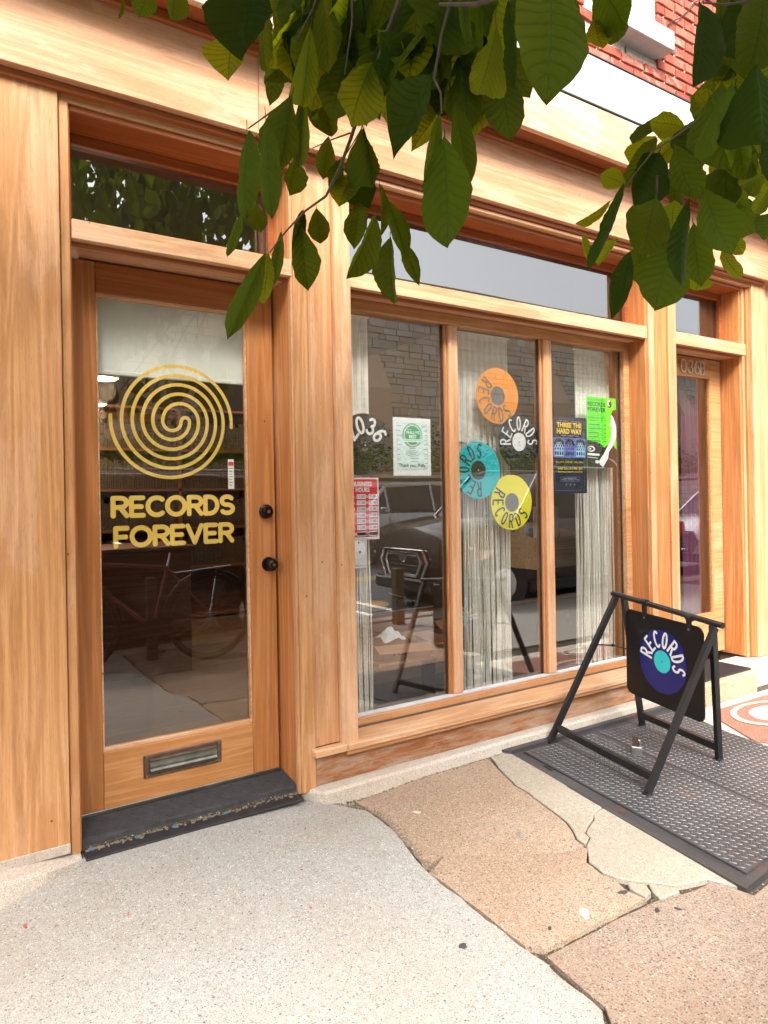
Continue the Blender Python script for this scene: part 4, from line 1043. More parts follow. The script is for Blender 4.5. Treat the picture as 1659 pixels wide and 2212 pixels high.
# cardboard boxes on the deck
def carton(label, x0, x1, y0, y1, z0, z1, rot, flap=True, seed=0, text=None):
    cx, cy = (x0 + x1) / 2, (y0 + y1) / 2
    t = thing('cardboard_box', label, 'box', (cx, cy, z0), 'cardboard boxes on the display deck'); hx, hy, h = (x1 - x0) / 2, (y1 - y0) / 2, z1 - z0; r = random.Random(seed)
    Mt = Matrix.Translation((cx, cy, z0)) @ Matrix.Rotation(rot, 4, 'Z')
    tr = lambda g: G().add([Mt @ Vector(v) for v in g.v], g.f)
    w_ = .004
    obj('carton_body', tr(G().box(-hx, hx, -hy, -hy + w_, 0, h).box(-hx, hx, hy - w_, hy, 0, h).box(-hx, -hx + w_, -hy + w_, hy - w_, 0, h).box(hx - w_, hx, -hy + w_, hy - w_, 0, h).box(-hx + w_, hx - w_, -hy + w_, hy - w_, 0, .004)), CARD, t)
    for sgn, a in ((-1, r.uniform(-.5, .5)), (1, r.uniform(-.3, .6))):
        d = Vector((0, sgn * math.cos(a), math.sin(a))) * hy * .95
        p0, p1 = Vector((-hx, sgn * hy, h)), Vector((hx, sgn * hy, h)); dd = d
        vs = [p0, p1, p1 + dd, p0 + dd]; nn = Vector((0, -math.sin(a), sgn * math.cos(a))) * .003
        obj('flap', tr(G().add(vs + [v + nn for v in vs], [(0, 1, 2, 3), (7, 6, 5, 4), (0, 4, 5, 1), (1, 5, 6, 2), (2, 6, 7, 3), (3, 7, 4, 0)])), CARD, t)
    if text:
        g = type_obj('lettering', text, -.05, .04, h * .3, h * .7, -hy - .001, INK, t)
        me = g.data
        base = Vector(g.location) + wloc(t)
        for v in me.vertices: v.co = (Mt @ (v.co + base)) - wloc(t)
        g.location = (0, 0, 0)
    return t
carton('open cardboard box with white paper at the lower left of the left pane', 1.93, 2.24, .36, .55, .395, .475, -.25, text='1BF', seed=3)
carton('flattened open cardboard box in the middle of the left pane', 2.23, 2.46, .36, .54, .395, .455, .3, seed=5)
carton('cardboard box nearest the first mullion', 2.47, 2.70, .37, .55, .395, .47, .1, seed=8)
t = thing('display_shelf', 'low shelf carrying the cardboard boxes', 'shelf', (2.3, .45, .15))
obj('shelf_top', G().box(1.90, 2.76, .345, .575, .377, .394, .003), CARD, t)
for lx in (1.92, 2.33, 2.72): obj('leg', G().box(lx - .006, lx + .006, .44, .56, .15, .3765), BRN, t)
t = thing('packing_paper', 'crumpled white packing paper on the left cardboard box', 'paper', (2.05, .45, .48))
pp = G(); rr_ = random.Random(4)
vs = []
for j in range(6):
    for i in range(6):
        vs.append((1.98 + .026 * i + rr_.uniform(-.006, .006), .40 + .02 * j, .490 + .07 * math.exp(-((i - 2.5) ** 2 + (j - 3) ** 2) / 4.) + rr_.uniform(-.01, .01)))
obj('sheet', pp.add(vs, [(j * 6 + i, j * 6 + i + 1, (j + 1) * 6 + i + 1, (j + 1) * 6 + i) for j in range(5) for i in range(5)]), PAP, t, fix=False)
# plywood record bins behind middle and right panes
def bin_(label, x0, x1, y0, y1, z0, z1, seed):
    t = thing('record_bin', label, 'record bin', ((x0 + x1) / 2, (y0 + y1) / 2, .03), 'plywood bins full of record sleeves'); r = random.Random(seed)
    obj('front_panel', G().box(x0, x1, y0, y0 + .018, z0, z1, .001), PLY, t)
    obj('back_panel', G().box(x0, x1, y1 - .018, y1, z0, z1 + .12, .001), PLY, t)
    for xx in (x0, x1 - .018):
        g = G().prism([(y0 + .0185, z0), (y1 - .0185, z0), (y1 - .0185, z1 + .11), (y0 + .0185, z1)], lambda a, b, k: (k, a, b), xx, xx + .018); obj('side_panel', g, PLY, t)
    obj('bottom_panel', G().box(x0 + .0185, x1 - .0185, y0 + .0185, y1 - .0185, z0, z0 + .015), PLY, t)
    obj('base', G().box(x0 + .03, x1 - .03, y0 + .03, y1 - .03, .031, z0 - .001), NVY, t)
    cl = [NVY, PAP, RED, GRY, BEI, BLU, BRN, YEL, MNT]
    xx = x0 + .03; k = 0
    nrow = max(1, int((x1 - x0) / .34))
    for q in range(nrow):
        xa = x0 + .022 + q * (x1 - x0 - .04) / nrow; xb = xa + min(.315, (x1 - x0 - .05) / nrow)
        for i in range(12):
            yy = y0 + .03 + (y1 - y0 - .10) * i / 12; dz = r.uniform(-.01, .03) + .06 * i / 12; ln = .05
            vs = [(xa, yy, z1 - .2), (xb, yy, z1 - .2), (xb, yy + ln, z1 + .075 + dz), (xa, yy + ln, z1 + .075 + dz)]
            g = G().add(vs + [(a, b_ + .004, c_) for a, b_, c_ in vs], [(0, 1, 2, 3), (7, 6, 5, 4), (0, 4, 5, 1), (1, 5, 6, 2), (2, 6, 7, 3), (3, 7, 4, 0)])
            obj('record_sleeve', g, cl[r.randrange(len(cl))] if i else (cl[(seed * 3 + q) % 9]), t)
    return t
bin_('plywood record bin standing on a black base behind the middle pane', 3.68, 4.27, 1.0, 1.72, .70, .93, 1)
bin_('plywood record bin by the back of the shop', 2.75, 3.55, 3.0, 3.6, .62, .85, 2)
# LOCAL bin cards
t = thing('divider_card', 'white divider card lettered LOCAL in the record bin', 'card', (3.83, 1.05, .93))
obj('card', G().box(3.705, 3.97, 1.034, 1.037, .93, 1.16), PAP, t)
type_obj('lettering', 'LOCAL', 3.73, 3.86, 1.105, 1.135, 1.0335, INK, t, .02)
for k in range(9): flat('bar_print', rect(3.72 + k * .012, 3.72 + k * .012 + rnd.choice([.003, .006, .008]), 1.02, 1.085), 1.0332, INK, t, .0004)
# bookcase deep in the room, seen through the door
t = thing('wooden_bookcase', 'brown wooden bookcase at the back behind the door', 'bookcase', (1.9, 4.6, .03))
obj('case', G().box(1.30, 1.33, 4.4, 4.8, .03, 2.2).box(2.9, 2.93, 4.4, 4.8, .03, 2.2).box(2.1, 2.13, 4.4, 4.8, .03, 2.2).box(1.30, 2.93, 4.8, 4.82, .03, 2.2), WAL, t)
for z in (.05, .55, .95, 1.35, 1.75, 2.17): obj('shelf', G().box(1.331, 2.899, 4.4, 4.8, z, z + .025), WAL, t)
bk = G()
for z in (.576, .976, 1.376, 1.776):
    x = 1.35
    while x < 2.86:
        w_ = rnd.uniform(.008, .03); bk.box(x, x + w_, 4.45, 4.7, z, z + rnd.uniform(.24, .31)); x += w_ + .003
tag(obj('record_spine', bk, plain('spines', (.06, .042, .03), .6, var=.8, nscale=90), t), kind='stuff')
t = thing('wooden_counter', 'dark wooden counter standing behind the door', 'counter', (1.2, 2.4, .03))
obj('counter_body', G().box(.30, 1.55, 2.3, 2.9, .031, .90, .004), WAL, t); obj('counter_top', G().box(.27, 1.58, 2.27, 2.93, .9005, .93, .004), WAL, t)
# roller shade behind the top of the door
t = thing('roller_shade', 'white roller shade drawn part way down behind the door', 'shade', (.85, .27, 2.1))
obj('cloth', G().box(.50, 1.20, .262, .264, 1.775, 2.16), SHD, t); obj('hem_bar', G().box(.50, 1.20, .256, .270, 1.757, 1.7745, .003), SHD, t)
obj('roller', G().tube([(.50, .275, 2.17), (1.20, .275, 2.17)], .018, 16), SHD, t)
# purple curtain behind the second door
pc = G(); vs = []; 
for j in range(2):
    for i in range(41): vs.append((4.42 + .006 * i, .30 + .018 * math.sin(i * .8), .14 + 1.95 * j))
t = thing('purple_curtain', 'plum curtain hanging behind the second door', 'curtain', (4.54, .3, .14))
obj('cloth', pc.add(vs, [(i, i + 1, 41 + i + 1, 41 + i) for i in range(40)]), plain('plum_cloth', (.10, .018, .05), .8), t, True, fix=False)
obj('curtain_rod', G().tube([(4.0, .30, 2.11), (4.72, .30, 2.11)], .008, 8), BLK, t)

# ================================================================== STEEL HATCH
HZ = -.041
PC = [(2.395, -.030), (3.62, -.085), (3.42, -1.27), (2.190, -1.396)]     # back-left, back-right, front-right, front-left
ht = thing('cellar_hatch', 'black steel cellar hatch with a raised tread pattern set in the pavement', 'hatch', (2.9, -.7, HZ))
def lerp2(a, b, t_): return (a[0] + (b[0] - a[0]) * t_, a[1] + (b[1] - a[1]) * t_)
def quad_pt(q, s, t_):
    return lerp2(lerp2(q[0], q[1], s), lerp2(q[3], q[2], s), t_)
def inset_q(q, a, b, c, d): return [quad_pt(q, a, b), quad_pt(q, c, b), quad_pt(q, c, d), quad_pt(q, a, d)]
def plate(name, q, z0, z1, mat, par=ht): return obj(name, G().prism(q, lambda a, b, k: (a, b, k), z0, z1), mat, par)
plate('hatch_frame', PC, HZ - .06, HZ + .004, PLF)
plate('frame_edge', inset_q(PC, -.006, -.001, .008, 1.004), HZ - .02, HZ + .0065, PLF)
plate('back_angle', [(2.36, -.060), (3.66, -.075), (3.66, -.105), (2.38, -.098)], HZ - .02, HZ + .022, PLF)
S0, SM, S1 = .056, .478, .985
for a, b_ in ((S0, SM - .002), (SM + .002, S1)):
    q = inset_q(PC, a, .065, b_, .975)
    lf = plate('hatch_leaf', q, HZ + .0005, HZ + .0125, PLT)
    lug = G(); e1 = Vector((q[1][0] - q[0][0], q[1][1] - q[0][1])); L1 = e1.length; e1.normalize(); e2 = Vector((q[3][0] - q[0][0], q[3][1] - q[0][1])); L2 = e2.length; e2.normalize()
    pit = .0325; zt = HZ + .0125
    for j in range(int(L2 / pit * 2) - 1):
        for i in range(int(L1 / pit) - 0):
            s_, t_ = (i + .5 + (.5 if j % 2 else 0)) * pit, (j + 1) * pit / 2
            if s_ > L1 - .012 or t_ > L2 - .012: continue
            c = Vector(q[0]) + e1 * s_ + e2 * t_
            ang = .55 if (j % 2) else -1.02
            d = Vector((math.cos(ang), math.sin(ang))); n_ = Vector((-d.y, d.x)); hl, hw_ = .0145, .0030
            vs = [(*(c - d * hl), zt - .0002), (*(c - n_ * hw_), zt - .0002), (*(c + d * hl), zt - .0002), (*(c + n_ * hw_), zt - .0002), (*(c - d * hl * .45), zt + .0026), (*(c + d * hl * .45), zt + .0026)]
            lug.add(vs, [(0, 1, 4), (1, 2, 5), (1, 5, 4), (2, 3, 5), (3, 0, 4), (3, 4, 5)])
    tag(obj('tread_pattern', lug, LUG, lf, False, fix=False), kind='stuff')
plate('hinge_slot', inset_q(PC, .038, .20, .052, .24), HZ + .006, HZ + .009, RUB)
# padlock
px, py = 2.862, -.474; pz = HZ + .014
pl = thing('padlock', 'small steel padlock lying on the hatch under the folding sign', 'padlock', (px, py, pz))
d1 = Vector((.55, -.83, 0)).normalized(); d2 = Vector((.83, .55, 0))
MT = Matrix((d1, d2, Vector((0, 0, 1)))).transposed().to_4x4(); MT.translation = (px, py, pz)
tr = lambda g: G().add([MT @ Vector(v) for v in g.v], g.f)
obj('lock_body', tr(G().box(-.024, .024, -.012, .012, .004, .040, .004)), STL, pl)
obj('lock_foot', tr(G().box(-.025, .025, -.014, .014, 0, .0035, .001)), GRY, pl)
obj('shackle', tr(G().tube([(-.016, 0, .038), (-.016, 0, .058)] + [(.016 * math.cos(R(a)), 0, .058 + .016 * math.sin(R(a))) for a in range(165, 0, -15)] + [(.016, 0, .058), (.016, 0, .038)], .004, 8)), CRM if False else STL, pl, True)
obj('hasp', tr(G().box(-.020, .010, -.005, .0, .0405, .086).box(-.020, .010, .004, .008, .0405, .086)), BRN, pl)

# ================================================================== FOLDING SIGN
ft = {'FL': Vector((2.657, -.105, HZ + .014)), 'FR': Vector((2.516, -.789, HZ + .014)), 'BL': Vector((3.258, -.182, HZ + .014)), 'BR': Vector((3.109, -.775, HZ + .014))}
S8 = lambda x, y: ((1600 + x * .5425) / 1.507, (1850 + y * .5425) / 1.507)
nrm = Vector((ft['FL'].y - ft['FR'].y, -(ft['FL'].x - ft['FR'].x), 0)).normalized()
mid = (ft['FL'] + ft['FR'] + ft['BL'] + ft['BR']) / 4 + nrm * .06
def on_sign(x, y, off=0.):
    d = ray(*S8(x, y)); return CAM + d * ((mid + nrm * off - CAM).dot(nrm) / d.dot(nrm))
TLp, TRp = on_sign(757, 160), on_sign(1352, 342)
sg = thing('folding_sign', 'black folding steel sign with a blue RECORDS disc standing on the hatch', 'sign', (mid.x, mid.y, HZ + .014))
ax = (TRp - TLp).normalized()
A_, B_ = on_sign(727, 150), on_sign(1388, 345)
obj('top_bar', G().tube([A_, B_], .0135, 16), BLK, sg, True)
LEG = .030
for nm_, top in (('FL', TLp), ('FR', TRp), ('BL', TLp), ('BR', TRp)):
    back = nm_[0] == 'B'
    off = ax * (.034 if nm_[1] == 'L' else -.034) if back else Vector()
    side = nrm * (.012 if (ft['BL'] - ft['FL']).dot(nrm) * (1 if back else -1) > 0 else -.012)
    tp = top + off - Vector((0, 0, .010)) + side
    obj('leg', G().bar(tp, ft[nm_] + off * (1 if back else 0) + Vector((0, 0, .008)), .028, .022, up=ax), BLK, sg)
    obj('foot_cap', G().bar(ft[nm_] + off * (1 if back else 0) + Vector((0, 0, .009)), ft[nm_] + off * (1 if back else 0), .031, .025, up=ax), RUB, sg)
for p_, off in (('F', 0), ('B', 1)):
    a, b_ = ft[p_ + 'L'], ft[p_ + 'R']; o_ = ax * .034 * off
    ta, tb = TLp, TRp
    a2 = a.lerp(ta, .095) + o_; b2 = b_.lerp(tb, .095) - o_
    obj('crossbar', G().bar(a2, b2, .024, .032), BLK, sg)
fa = ft['FL'].lerp(TLp, .66); ba = ft['BL'].lerp(TLp, .60) + ax * .034
mm_ = (fa + ba) / 2 + Vector((0, 0, .010))
obj('spreader', G().bar(fa, mm_, .010, .006).bar(mm_, ba, .010, .006), BLK, sg); obj('spreader_joint', G().lathe([(.008, .006), (.008, -.006)], mm_, ax, 12), BLK, sg)
# board: rounded square hanging from the bar
bl, br, tl, tr_ = on_sign(793, 735), on_sign(1247, 915), on_sign(832, 238), on_sign(1306, 372)
wv = ((tr_ - tl) + (br - bl)) / 2; W_ = wv.length; wv.normalize()
dv = Vector((0, 0, -1)); Hh = ((tl.z - bl.z) + (tr_.z - br.z)) / 2
ctr = (bl + br + tl + tr_) / 4
fr_n = wv.cross(dv).normalized()
if fr_n.dot(CAM - ctr) < 0: fr_n = -fr_n
def on_board(a, b, k): return ctr + wv * a - dv * b + fr_n * k
obj('board', G().prism(rrect(-W_ / 2, W_ / 2, -Hh / 2, Hh / 2, .035, 8), on_board, -.004, .004), BLKb, sg)
# brackets
for bx_ in (930, 1198):
    k = 0
    base = on_sign(bx_, 262 if bx_ < 1000 else 345)
    a = (base - ctr).dot(wv); tA = (A_ - ctr).dot(wv); tB = (B_ - ctr).dot(wv)
    zt = (A_.z + (B_.z - A_.z) * (a - tA) / (tB - tA)) - ctr.z
    obj('bracket', G().prism([(a - .012, Hh / 2 - .035), (a + .012, Hh / 2 - .035), (a + .018, zt), (a - .018, zt)], on_board, .0045, .0075), BLK, sg)
    obj('bracket_strap', G().tube([on_board(a, zt, 0) - ax * .016, on_board(a, zt, 0) + ax * .016], .0160, 16), BLK, sg, True)
    obj('bracket_screw', G().lathe([(.004, .003), (.004, 0)], on_board(a, Hh / 2 - .022, .0078), fr_n, 10), STL, sg)
# the disc on the board
dc = on_sign(1030, 560); da, db = (dc - ctr).dot(wv), dc.z - ctr.z
dcw = on_board(da, db, 0); DR_ = min(.1525, W_ * .335)
sc_d = DR_ / .1525
g = G().lathe([(DR_, .0), (DR_, .0018), (DR_ - .003, .0022), (.052 * sc_d, .0022)], on_board(da, db, .0042), fr_n, 72)
dsc = obj('record_disc', g, V_BL, sg, origin=on_board(da, db, .0042))
flipw = 1
def on_disc(a, b, k): return on_board(da + a * sc_d, db + b * sc_d, k)
obj('disc_label', G().prism(ell(0, 0, .053, .053, 48), on_disc, .0066, .0072), TEA, sg)
obj('spindle_hole', G().prism(ell(0, 0, .0036, .0036, 12), on_disc, .0073, .0076), INK, sg)
vs, fs = ink(ring_lines('RECORDS', .070, .142, 168, -9, True, .0056, .0245), .0020)
obj('lettering', G().add([on_disc(a, b, .0070) for a, b in vs], fs), PAP, sg, fix=False)
print('board', W_, Hh, DR_)

# ------------- litter, gum and stains on the pavement (each a thin real patch)
def patch(x, y, r_, mat, nm, lab, cat, seed, el=.6, th=.0022):
    q = random.Random(seed); a0 = q.uniform(0, 3)
    po = []
    for k in range(14):
        a = 2 * PI * k / 14; rr = r_ * (1 + q.uniform(-.22, .22)); po.append((x + rr * math.cos(a) * math.cos(a0) - rr * el * math.sin(a) * math.sin(a0), y + rr * math.cos(a) * math.sin(a0) + rr * el * math.sin(a) * math.cos(a0)))
    z = gz_(x, y) + (.004 if x < 1.38 else .0)
    o = obj(nm, G().prism(po, lambda a, b, k: (a, b, k), z, z + th), mat, None); tag(o, lab, cat, 'chewing gum spots on the pavement' if cat == 'gum' else None); return o
GUM = plain('old_gum', (.045, .045, .048), .7, var=.2)
patch(1.237, -1.119, .0125, GUM, 'gum_spot', 'round black gum spot on the pale slab', 'gum', 1, .9)
patch(1.855, -1.179, .017, GUM, 'gum_spot', 'long dark gum spot near the broken slab corner', 'gum', 2, .5)
patch(1.518, -1.181, .008, GUM, 'gum_spot', 'small dark gum spot above the straight joint', 'gum', 3)
patch(1.863, -1.300, .011, GUM, 'gum_spot', 'dark gum spot just below the straight joint', 'gum', 4)
patch(1.922, -1.332, .010, GUM, 'gum_spot', 'dark gum spot right of another below the joint', 'gum', 5, .4)
GUL = plain('pale_gum', (.48, .42, .34), .8, var=.1)
patch(1.638, -.339, .016, GUL, 'gum_spot', 'whitish gum spot on the tan slab near the kerb', 'gum', 6)
patch(1.663, -1.187, .034, GUL, 'gum_spot', 'large pale smear above the joint on the tan slab', 'gum', 7, .45, .0012)
patch(1.849, -.706, .018, plain('grey_gum', (.2, .2, .2), .8), 'gum_spot', 'grey gum smear in the middle of the tan slab', 'gum', 8, .5, .0012)
LF = plain('dry_leaf', (.45, .10, .04), .7, var=.3); RDc = plain('red_scrap', (.55, .04, .03), .6)
bits = G(); q = random.Random(9)
SCL = {480: 'red-brown leaf scrap on the pale slab straight below the mail slot', 488: 'tiny red scrap at the left end of the threshold strip', 582: 'tiny dark speck beside the red scrap at the threshold', 955: 'red crumb near the middle of the pale slab',
       214: 'orange-red leaf scrap near the left wall foot, largest of the scraps', 1180: 'red crumb on the pale slab nearest the kerb under the window', 1030: 'tiny dark speck on the pale slab below the door post', 860: 'tiny dark speck left of the red crumb in the slab middle'}
for (x, y, s_) in ((.48, -.449, .006), (.488, -.024, .004), (.582, -.006, .003), (.955, -.733, .005), (.214, -.30, .011), (1.18, -.246, .004), (1.03, -.516, .0035), (.86, -.592, .0025)):
    patch(x, y, s_, LF if s_ > .005 else (RDc if s_ > .0034 else GUM), 'leaf_scrap', SCL[round(x * 1000)], 'scrap', int(x * 1000), .5).__setitem__('group', 'tiny scraps on the pale slab')
GR = plain('grit', (.20, .155, .11), .9, var=.6, nscale=300)
for i in range(190):
    x = q.uniform(.44, 1.29); y = .018 + q.gauss(0, .010); s_ = q.uniform(.0012, .0045)
    bits.box(x - s_, x + s_ * q.uniform(.6, 2.4), y - s_, y + s_, .004, .006 + s_)
for i in range(520):
    t_ = q.random() ** .7; k = t_ * 6; i0 = min(int(k), 5); a, b_ = LIGHT_E[i0 + 1], LIGHT_E[i0 + 2]; x = a[0] + (b_[0] - a[0]) * (k - i0) + .008 + abs(q.gauss(0, .014)); y = a[1] + (b_[1] - a[1]) * (k - i0) + q.gauss(0, .012); s_ = q.uniform(.0008, .0028); L_ = q.uniform(.5, 5); an = q.uniform(0, 3)
    z = gz_(x, y); bits.bar((x, y, z), (x + s_ * L_ * math.cos(an) * 1.6, y + s_ * L_ * math.sin(an) * 1.6, z + .002), s_ * 1.2, s_)
for i in range(160):
    x = q.uniform(1.42, 2.6); y = -.073 - abs(q.gauss(0, .006)); s_ = q.uniform(.0012, .004); bits.box(x, x + s_ * 2, y - s_, y + s_, gz_(x, y) - .004, gz_(x, y) + s_)
tag(obj('grit', bits, GR, None, fix=False), 'grit and dry plant litter along the threshold and slab edges', 'litter', kind='stuff')
gl_ = plain('blue_glass', (.10, .17, .18), .2)
for i, (x, y) in enumerate(((.458, .012), (.62, .010), (.757, .008), (.954, .008))):
    o = obj('glass_shard', G().box(x - .012, x + .012, y - .006, y + .006, .006, .013, .001), gl_, None); o.rotation_euler.z = rnd.uniform(-.4, .6); tag(o, 'bluish shim chip under the threshold, ' + ('at its left end', 'second from the left', 'third from the left', 'nearest its right end')[i], 'chip', 'chips wedged under the threshold')
# ================================================================== THE TREE OVERHEAD
def leaf_mat(name, c0, c1, trans, tcol):
    b = NB(name)
    tc = b.n('ShaderNodeTexCoord'); sp = b.n('ShaderNodeSeparateXYZ'); b.l(tc.outputs['UV'], sp.inputs[0])
    x, y = sp.outputs[0], sp.outputs[1]           # x: across -1..1 (0..1 in uv), y: along
    ax_ = b.math('ABSOLUTE', b.math('MULTIPLY_ADD', x, 2.)); ax_.node.inputs[0].links and None
    # |2u-1|
    t2 = b.math('MULTIPLY', x, 2.); t3 = b.math('SUBTRACT', t2, 1.); au = b.math('ABSOLUTE', t3)
    ph = b.math('ADD', b.math('MULTIPLY', y, 62.), b.math('MULTIPLY', au, -13.))
    vein = b.math('POWER', b.math('ABSOLUTE', b.math('SINE', b.math('MULTIPLY', ph, .5))), 14.)
    mid = b.ramp(au, [(.02, 1), (.06, 0)])
    vv = b.math('MAXIMUM', b.math('MULTIPLY', vein, .7), mid)
    oi = b.n('ShaderNodeObjectInfo'); n = b.noise(b.coords(), 18, 4, .6)
    c = b.mix(oi.outputs['Random'], c0, c1); c = b.mix(b.math('MULTIPLY', n, .5), c, tuple(q * .6 for q in c0))
    c = b.mix(b.math('MULTIPLY', vv, .45), c, tuple(min(1, q * 2.2 + .01) for q in c1))
    bp = b.bump(b.math('SUBTRACT', b.math('MULTIPLY', b.math('SINE', ph), .4), vv), .5, .0014)
    p = b.n('ShaderNodeBsdfPrincipled'); b.l(c, p.inputs['Base Color']); p.inputs['Roughness'].default_value = .65; p.inputs['Specular IOR Level'].default_value = .04; b.l(bp, p.inputs['Normal'])
    tr = b.n('ShaderNodeBsdfTranslucent'); b.l(b.mix(b.math('MULTIPLY', vv, .75), tcol, tuple(q * .25 for q in tcol)), tr.inputs[0]); b.l(bp, tr.inputs['Normal'])
    mx = b.n('ShaderNodeMixShader'); mx.inputs[0].default_value = trans; b.l(p.outputs[0], mx.inputs[1]); b.l(tr.outputs[0], mx.inputs[2])
    b.l(mx.outputs[0], b.out.inputs['Surface']); return b.m
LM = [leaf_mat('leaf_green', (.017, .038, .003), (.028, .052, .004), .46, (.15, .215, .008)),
      leaf_mat('leaf_young_lit', (.030, .052, .004), (.045, .070, .005), .60, (.34, .42, .010)),  # young yellow-green, also brightened for leaves with sky light coming through
      leaf_mat('leaf_deep_shaded', (.010, .024, .0022), (.015, .032, .003), .36, (.06, .10, .004))]  # darker copy of the green, canopy shade put into the colour
BARK = plain('bark', (.085, .06, .042), .9, var=.4, nscale=40, bump=.6); TWIG = plain('twig', (.06, .045, .025), .7, var=.3, nscale=60)
def leaf_mesh(seed, fold, curl, roll, mat, nu=8, nv=38, wide=.62):
    r = random.Random(seed); vs, fs, uv = [], [], []
    for j in range(nv + 1):
        t = j / nv
        # outline: narrow at the stalk, widest past the middle, short drip tip
        wd = (math.sin(PI * t ** 1.15) ** .72) * (1 - .10 * (1 - t)) if 0 < t < 1 else 0
        if t > .86: wd *= 1 - ((t - .86) / .14) ** 1.2 * .35
        wav = .035 * math.sin(t * 17 + seed)
        for i in range(nu + 1):
            u = i / nu * 2 - 1
            x = u * .5 * wd * (1 + .05 * math.sin(9 * t + (3 if u > 0 else 0) + seed) + .025 * math.sin(31 * t + seed))
            z = fold * abs(x) + wav * abs(u) ** 2 * wd + curl * (t - .4) ** 2 + roll * x * abs(x) * 2
            z += .020 * wd * min(1, 3 * abs(u)) * math.sin(62 * t - 13 * abs(u) + seed)
            y = t + .012 * math.sin(seed + 5 * u)
            vs.append((x, y, z * .5)); uv.append((i / nu, t))
    for j in range(nv):
        for i in range(nu): fs.append((j * (nu + 1) + i, j * (nu + 1) + i + 1, (j + 1) * (nu + 1) + i + 1, (j + 1) * (nu + 1) + i))
    # stalk
    o = len(vs); 
    for (x, y, z) in ((-.012, -.09, -.02), (.012, -.09, -.02), (.012, .03, 0), (-.012, .03, 0)): vs.append((x, y, z)); uv.append((.5, 0))
    fs.append((o, o + 1, o + 2, o + 3))
    me = bpy.data.meshes.new('leaf'); me.from_pydata(vs, [], fs); l = me.uv_layers.new(name='UVMap')
    for p in me.polygons:
        for li in p.loop_indices: l.data[li].uv = uv[me.loops[li].vertex_index]
    me.materials.append(LM[mat]); me.polygons.foreach_set('use_smooth', [True] * len(me.polygons)); return me
LMESH = {}
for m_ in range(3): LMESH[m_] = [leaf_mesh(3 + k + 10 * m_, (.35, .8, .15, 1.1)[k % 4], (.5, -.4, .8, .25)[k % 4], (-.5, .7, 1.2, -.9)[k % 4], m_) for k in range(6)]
TB = Vector((-2.2, -2.85, -.05))
TREE = thing('street_tree', 'broad-leaved green tree with branches hanging in front of the shop from above', 'tree', TB)
nl = 0
def put_leaf(B, T, wfac, m_, seed, tilt=None, parent=TREE):
    """leaf from stalk end B to tip T (places), apparent width wfac, facing roughly the street side"""
    global nl
    r = random.Random(seed); B, T = Vector(B), Vector(T); d = T - B; L = d.length
    if L < .01: return
    d.normalize(); tocam = (CAM - (B + T) / 2).normalized()
    n = (tocam - d * tocam.dot(d)).normalized()
    phi = r.uniform(-.75, .75) if tilt is None else tilt
    W = wfac / math.cos(phi)
    n = Matrix.Rotation(phi, 3, d) @ n
    if r.random() < .35: n = -n
    x = d.cross(n).normalized()
    Wm = W
    Mx = Matrix((x * Wm, d * L, n * L)).transposed().to_4x4(); Mx.translation = B
    o = bpy.data.objects.new('leaf', LMESH[m_][r.randrange(6)]); col.objects.link(o); o.parent = parent
    o.matrix_local = Matrix.Translation(-TB) @ Mx; nl += 1
    return o
def leaf_px(u0, v0, u1, v1, w_, m_, seed, dz=0.):
    Lp = math.hypot(u1 - u0, v1 - v0); r = random.Random(seed * 7 + 1)
    Lr = r.uniform(.115, .15); dep = min(1.62, max(.72, F * Lr / max(Lp, 60))) + dz
    sl = r.uniform(-.25, .3) * Lp / F * dep
    B = at_depth(u0, v0, dep); T = at_depth(u1, v1, dep + sl)
    return put_leaf(B, T, w_ / F * dep * 1.04, m_, seed)
A1 = [(530,-20,515,80,30,0),(650,-60,600,72,105,0),(760,-80,745,84,128,0),(1090,-90,1030,240,200,2),(1010,140,978,338,132,1),(1130,20,1135,290,98,1),(1165,-40,1170,92,90,1),(1290,-50,1240,127,110,1),(1245,150,1295,402,128,0),(1210,195,1155,462,68,0),(1330,170,1310,335,75,1),(1480,215,1355,300,100,2),(1500,85,1490,262,165,2),(1590,-10,1580,200,150,2),(1390,305,1425,596,165,0),(1530,235,1560,456,150,0),(1612,335,1635,510,72,0),(1262,408,1210,752,135,0),(1148,505,1160,925,128,0),(1068,555,1042,925,142,0),(1310,400,1290,735,80,0),(1272,680,1245,846,66,0),(1420,592,1395,778,84,0),(1575,542,1620,802,86,0),(1555,728,1590,898,116,2),(1525,645,1520,800,84,1),(1515,755,1465,897,120,1),(1475,680,1412,832,50,0),(1042,915,975,1097,68,0),(1100,880,1130,1007,76,0),(1368,900,1385,1054,95,0),(1300,985,1326,1260,108,0),(1312,905,1265,1088,62,2),(1215,1005,1182,1240,52,0),(1150,1085,990,1455,100,0),(1160,1095,1140,1320,88,1),(1555,875,1530,1080,108,0),(1625,930,1512,1202,150,0),(1640,790,1655,1010,62,0)]
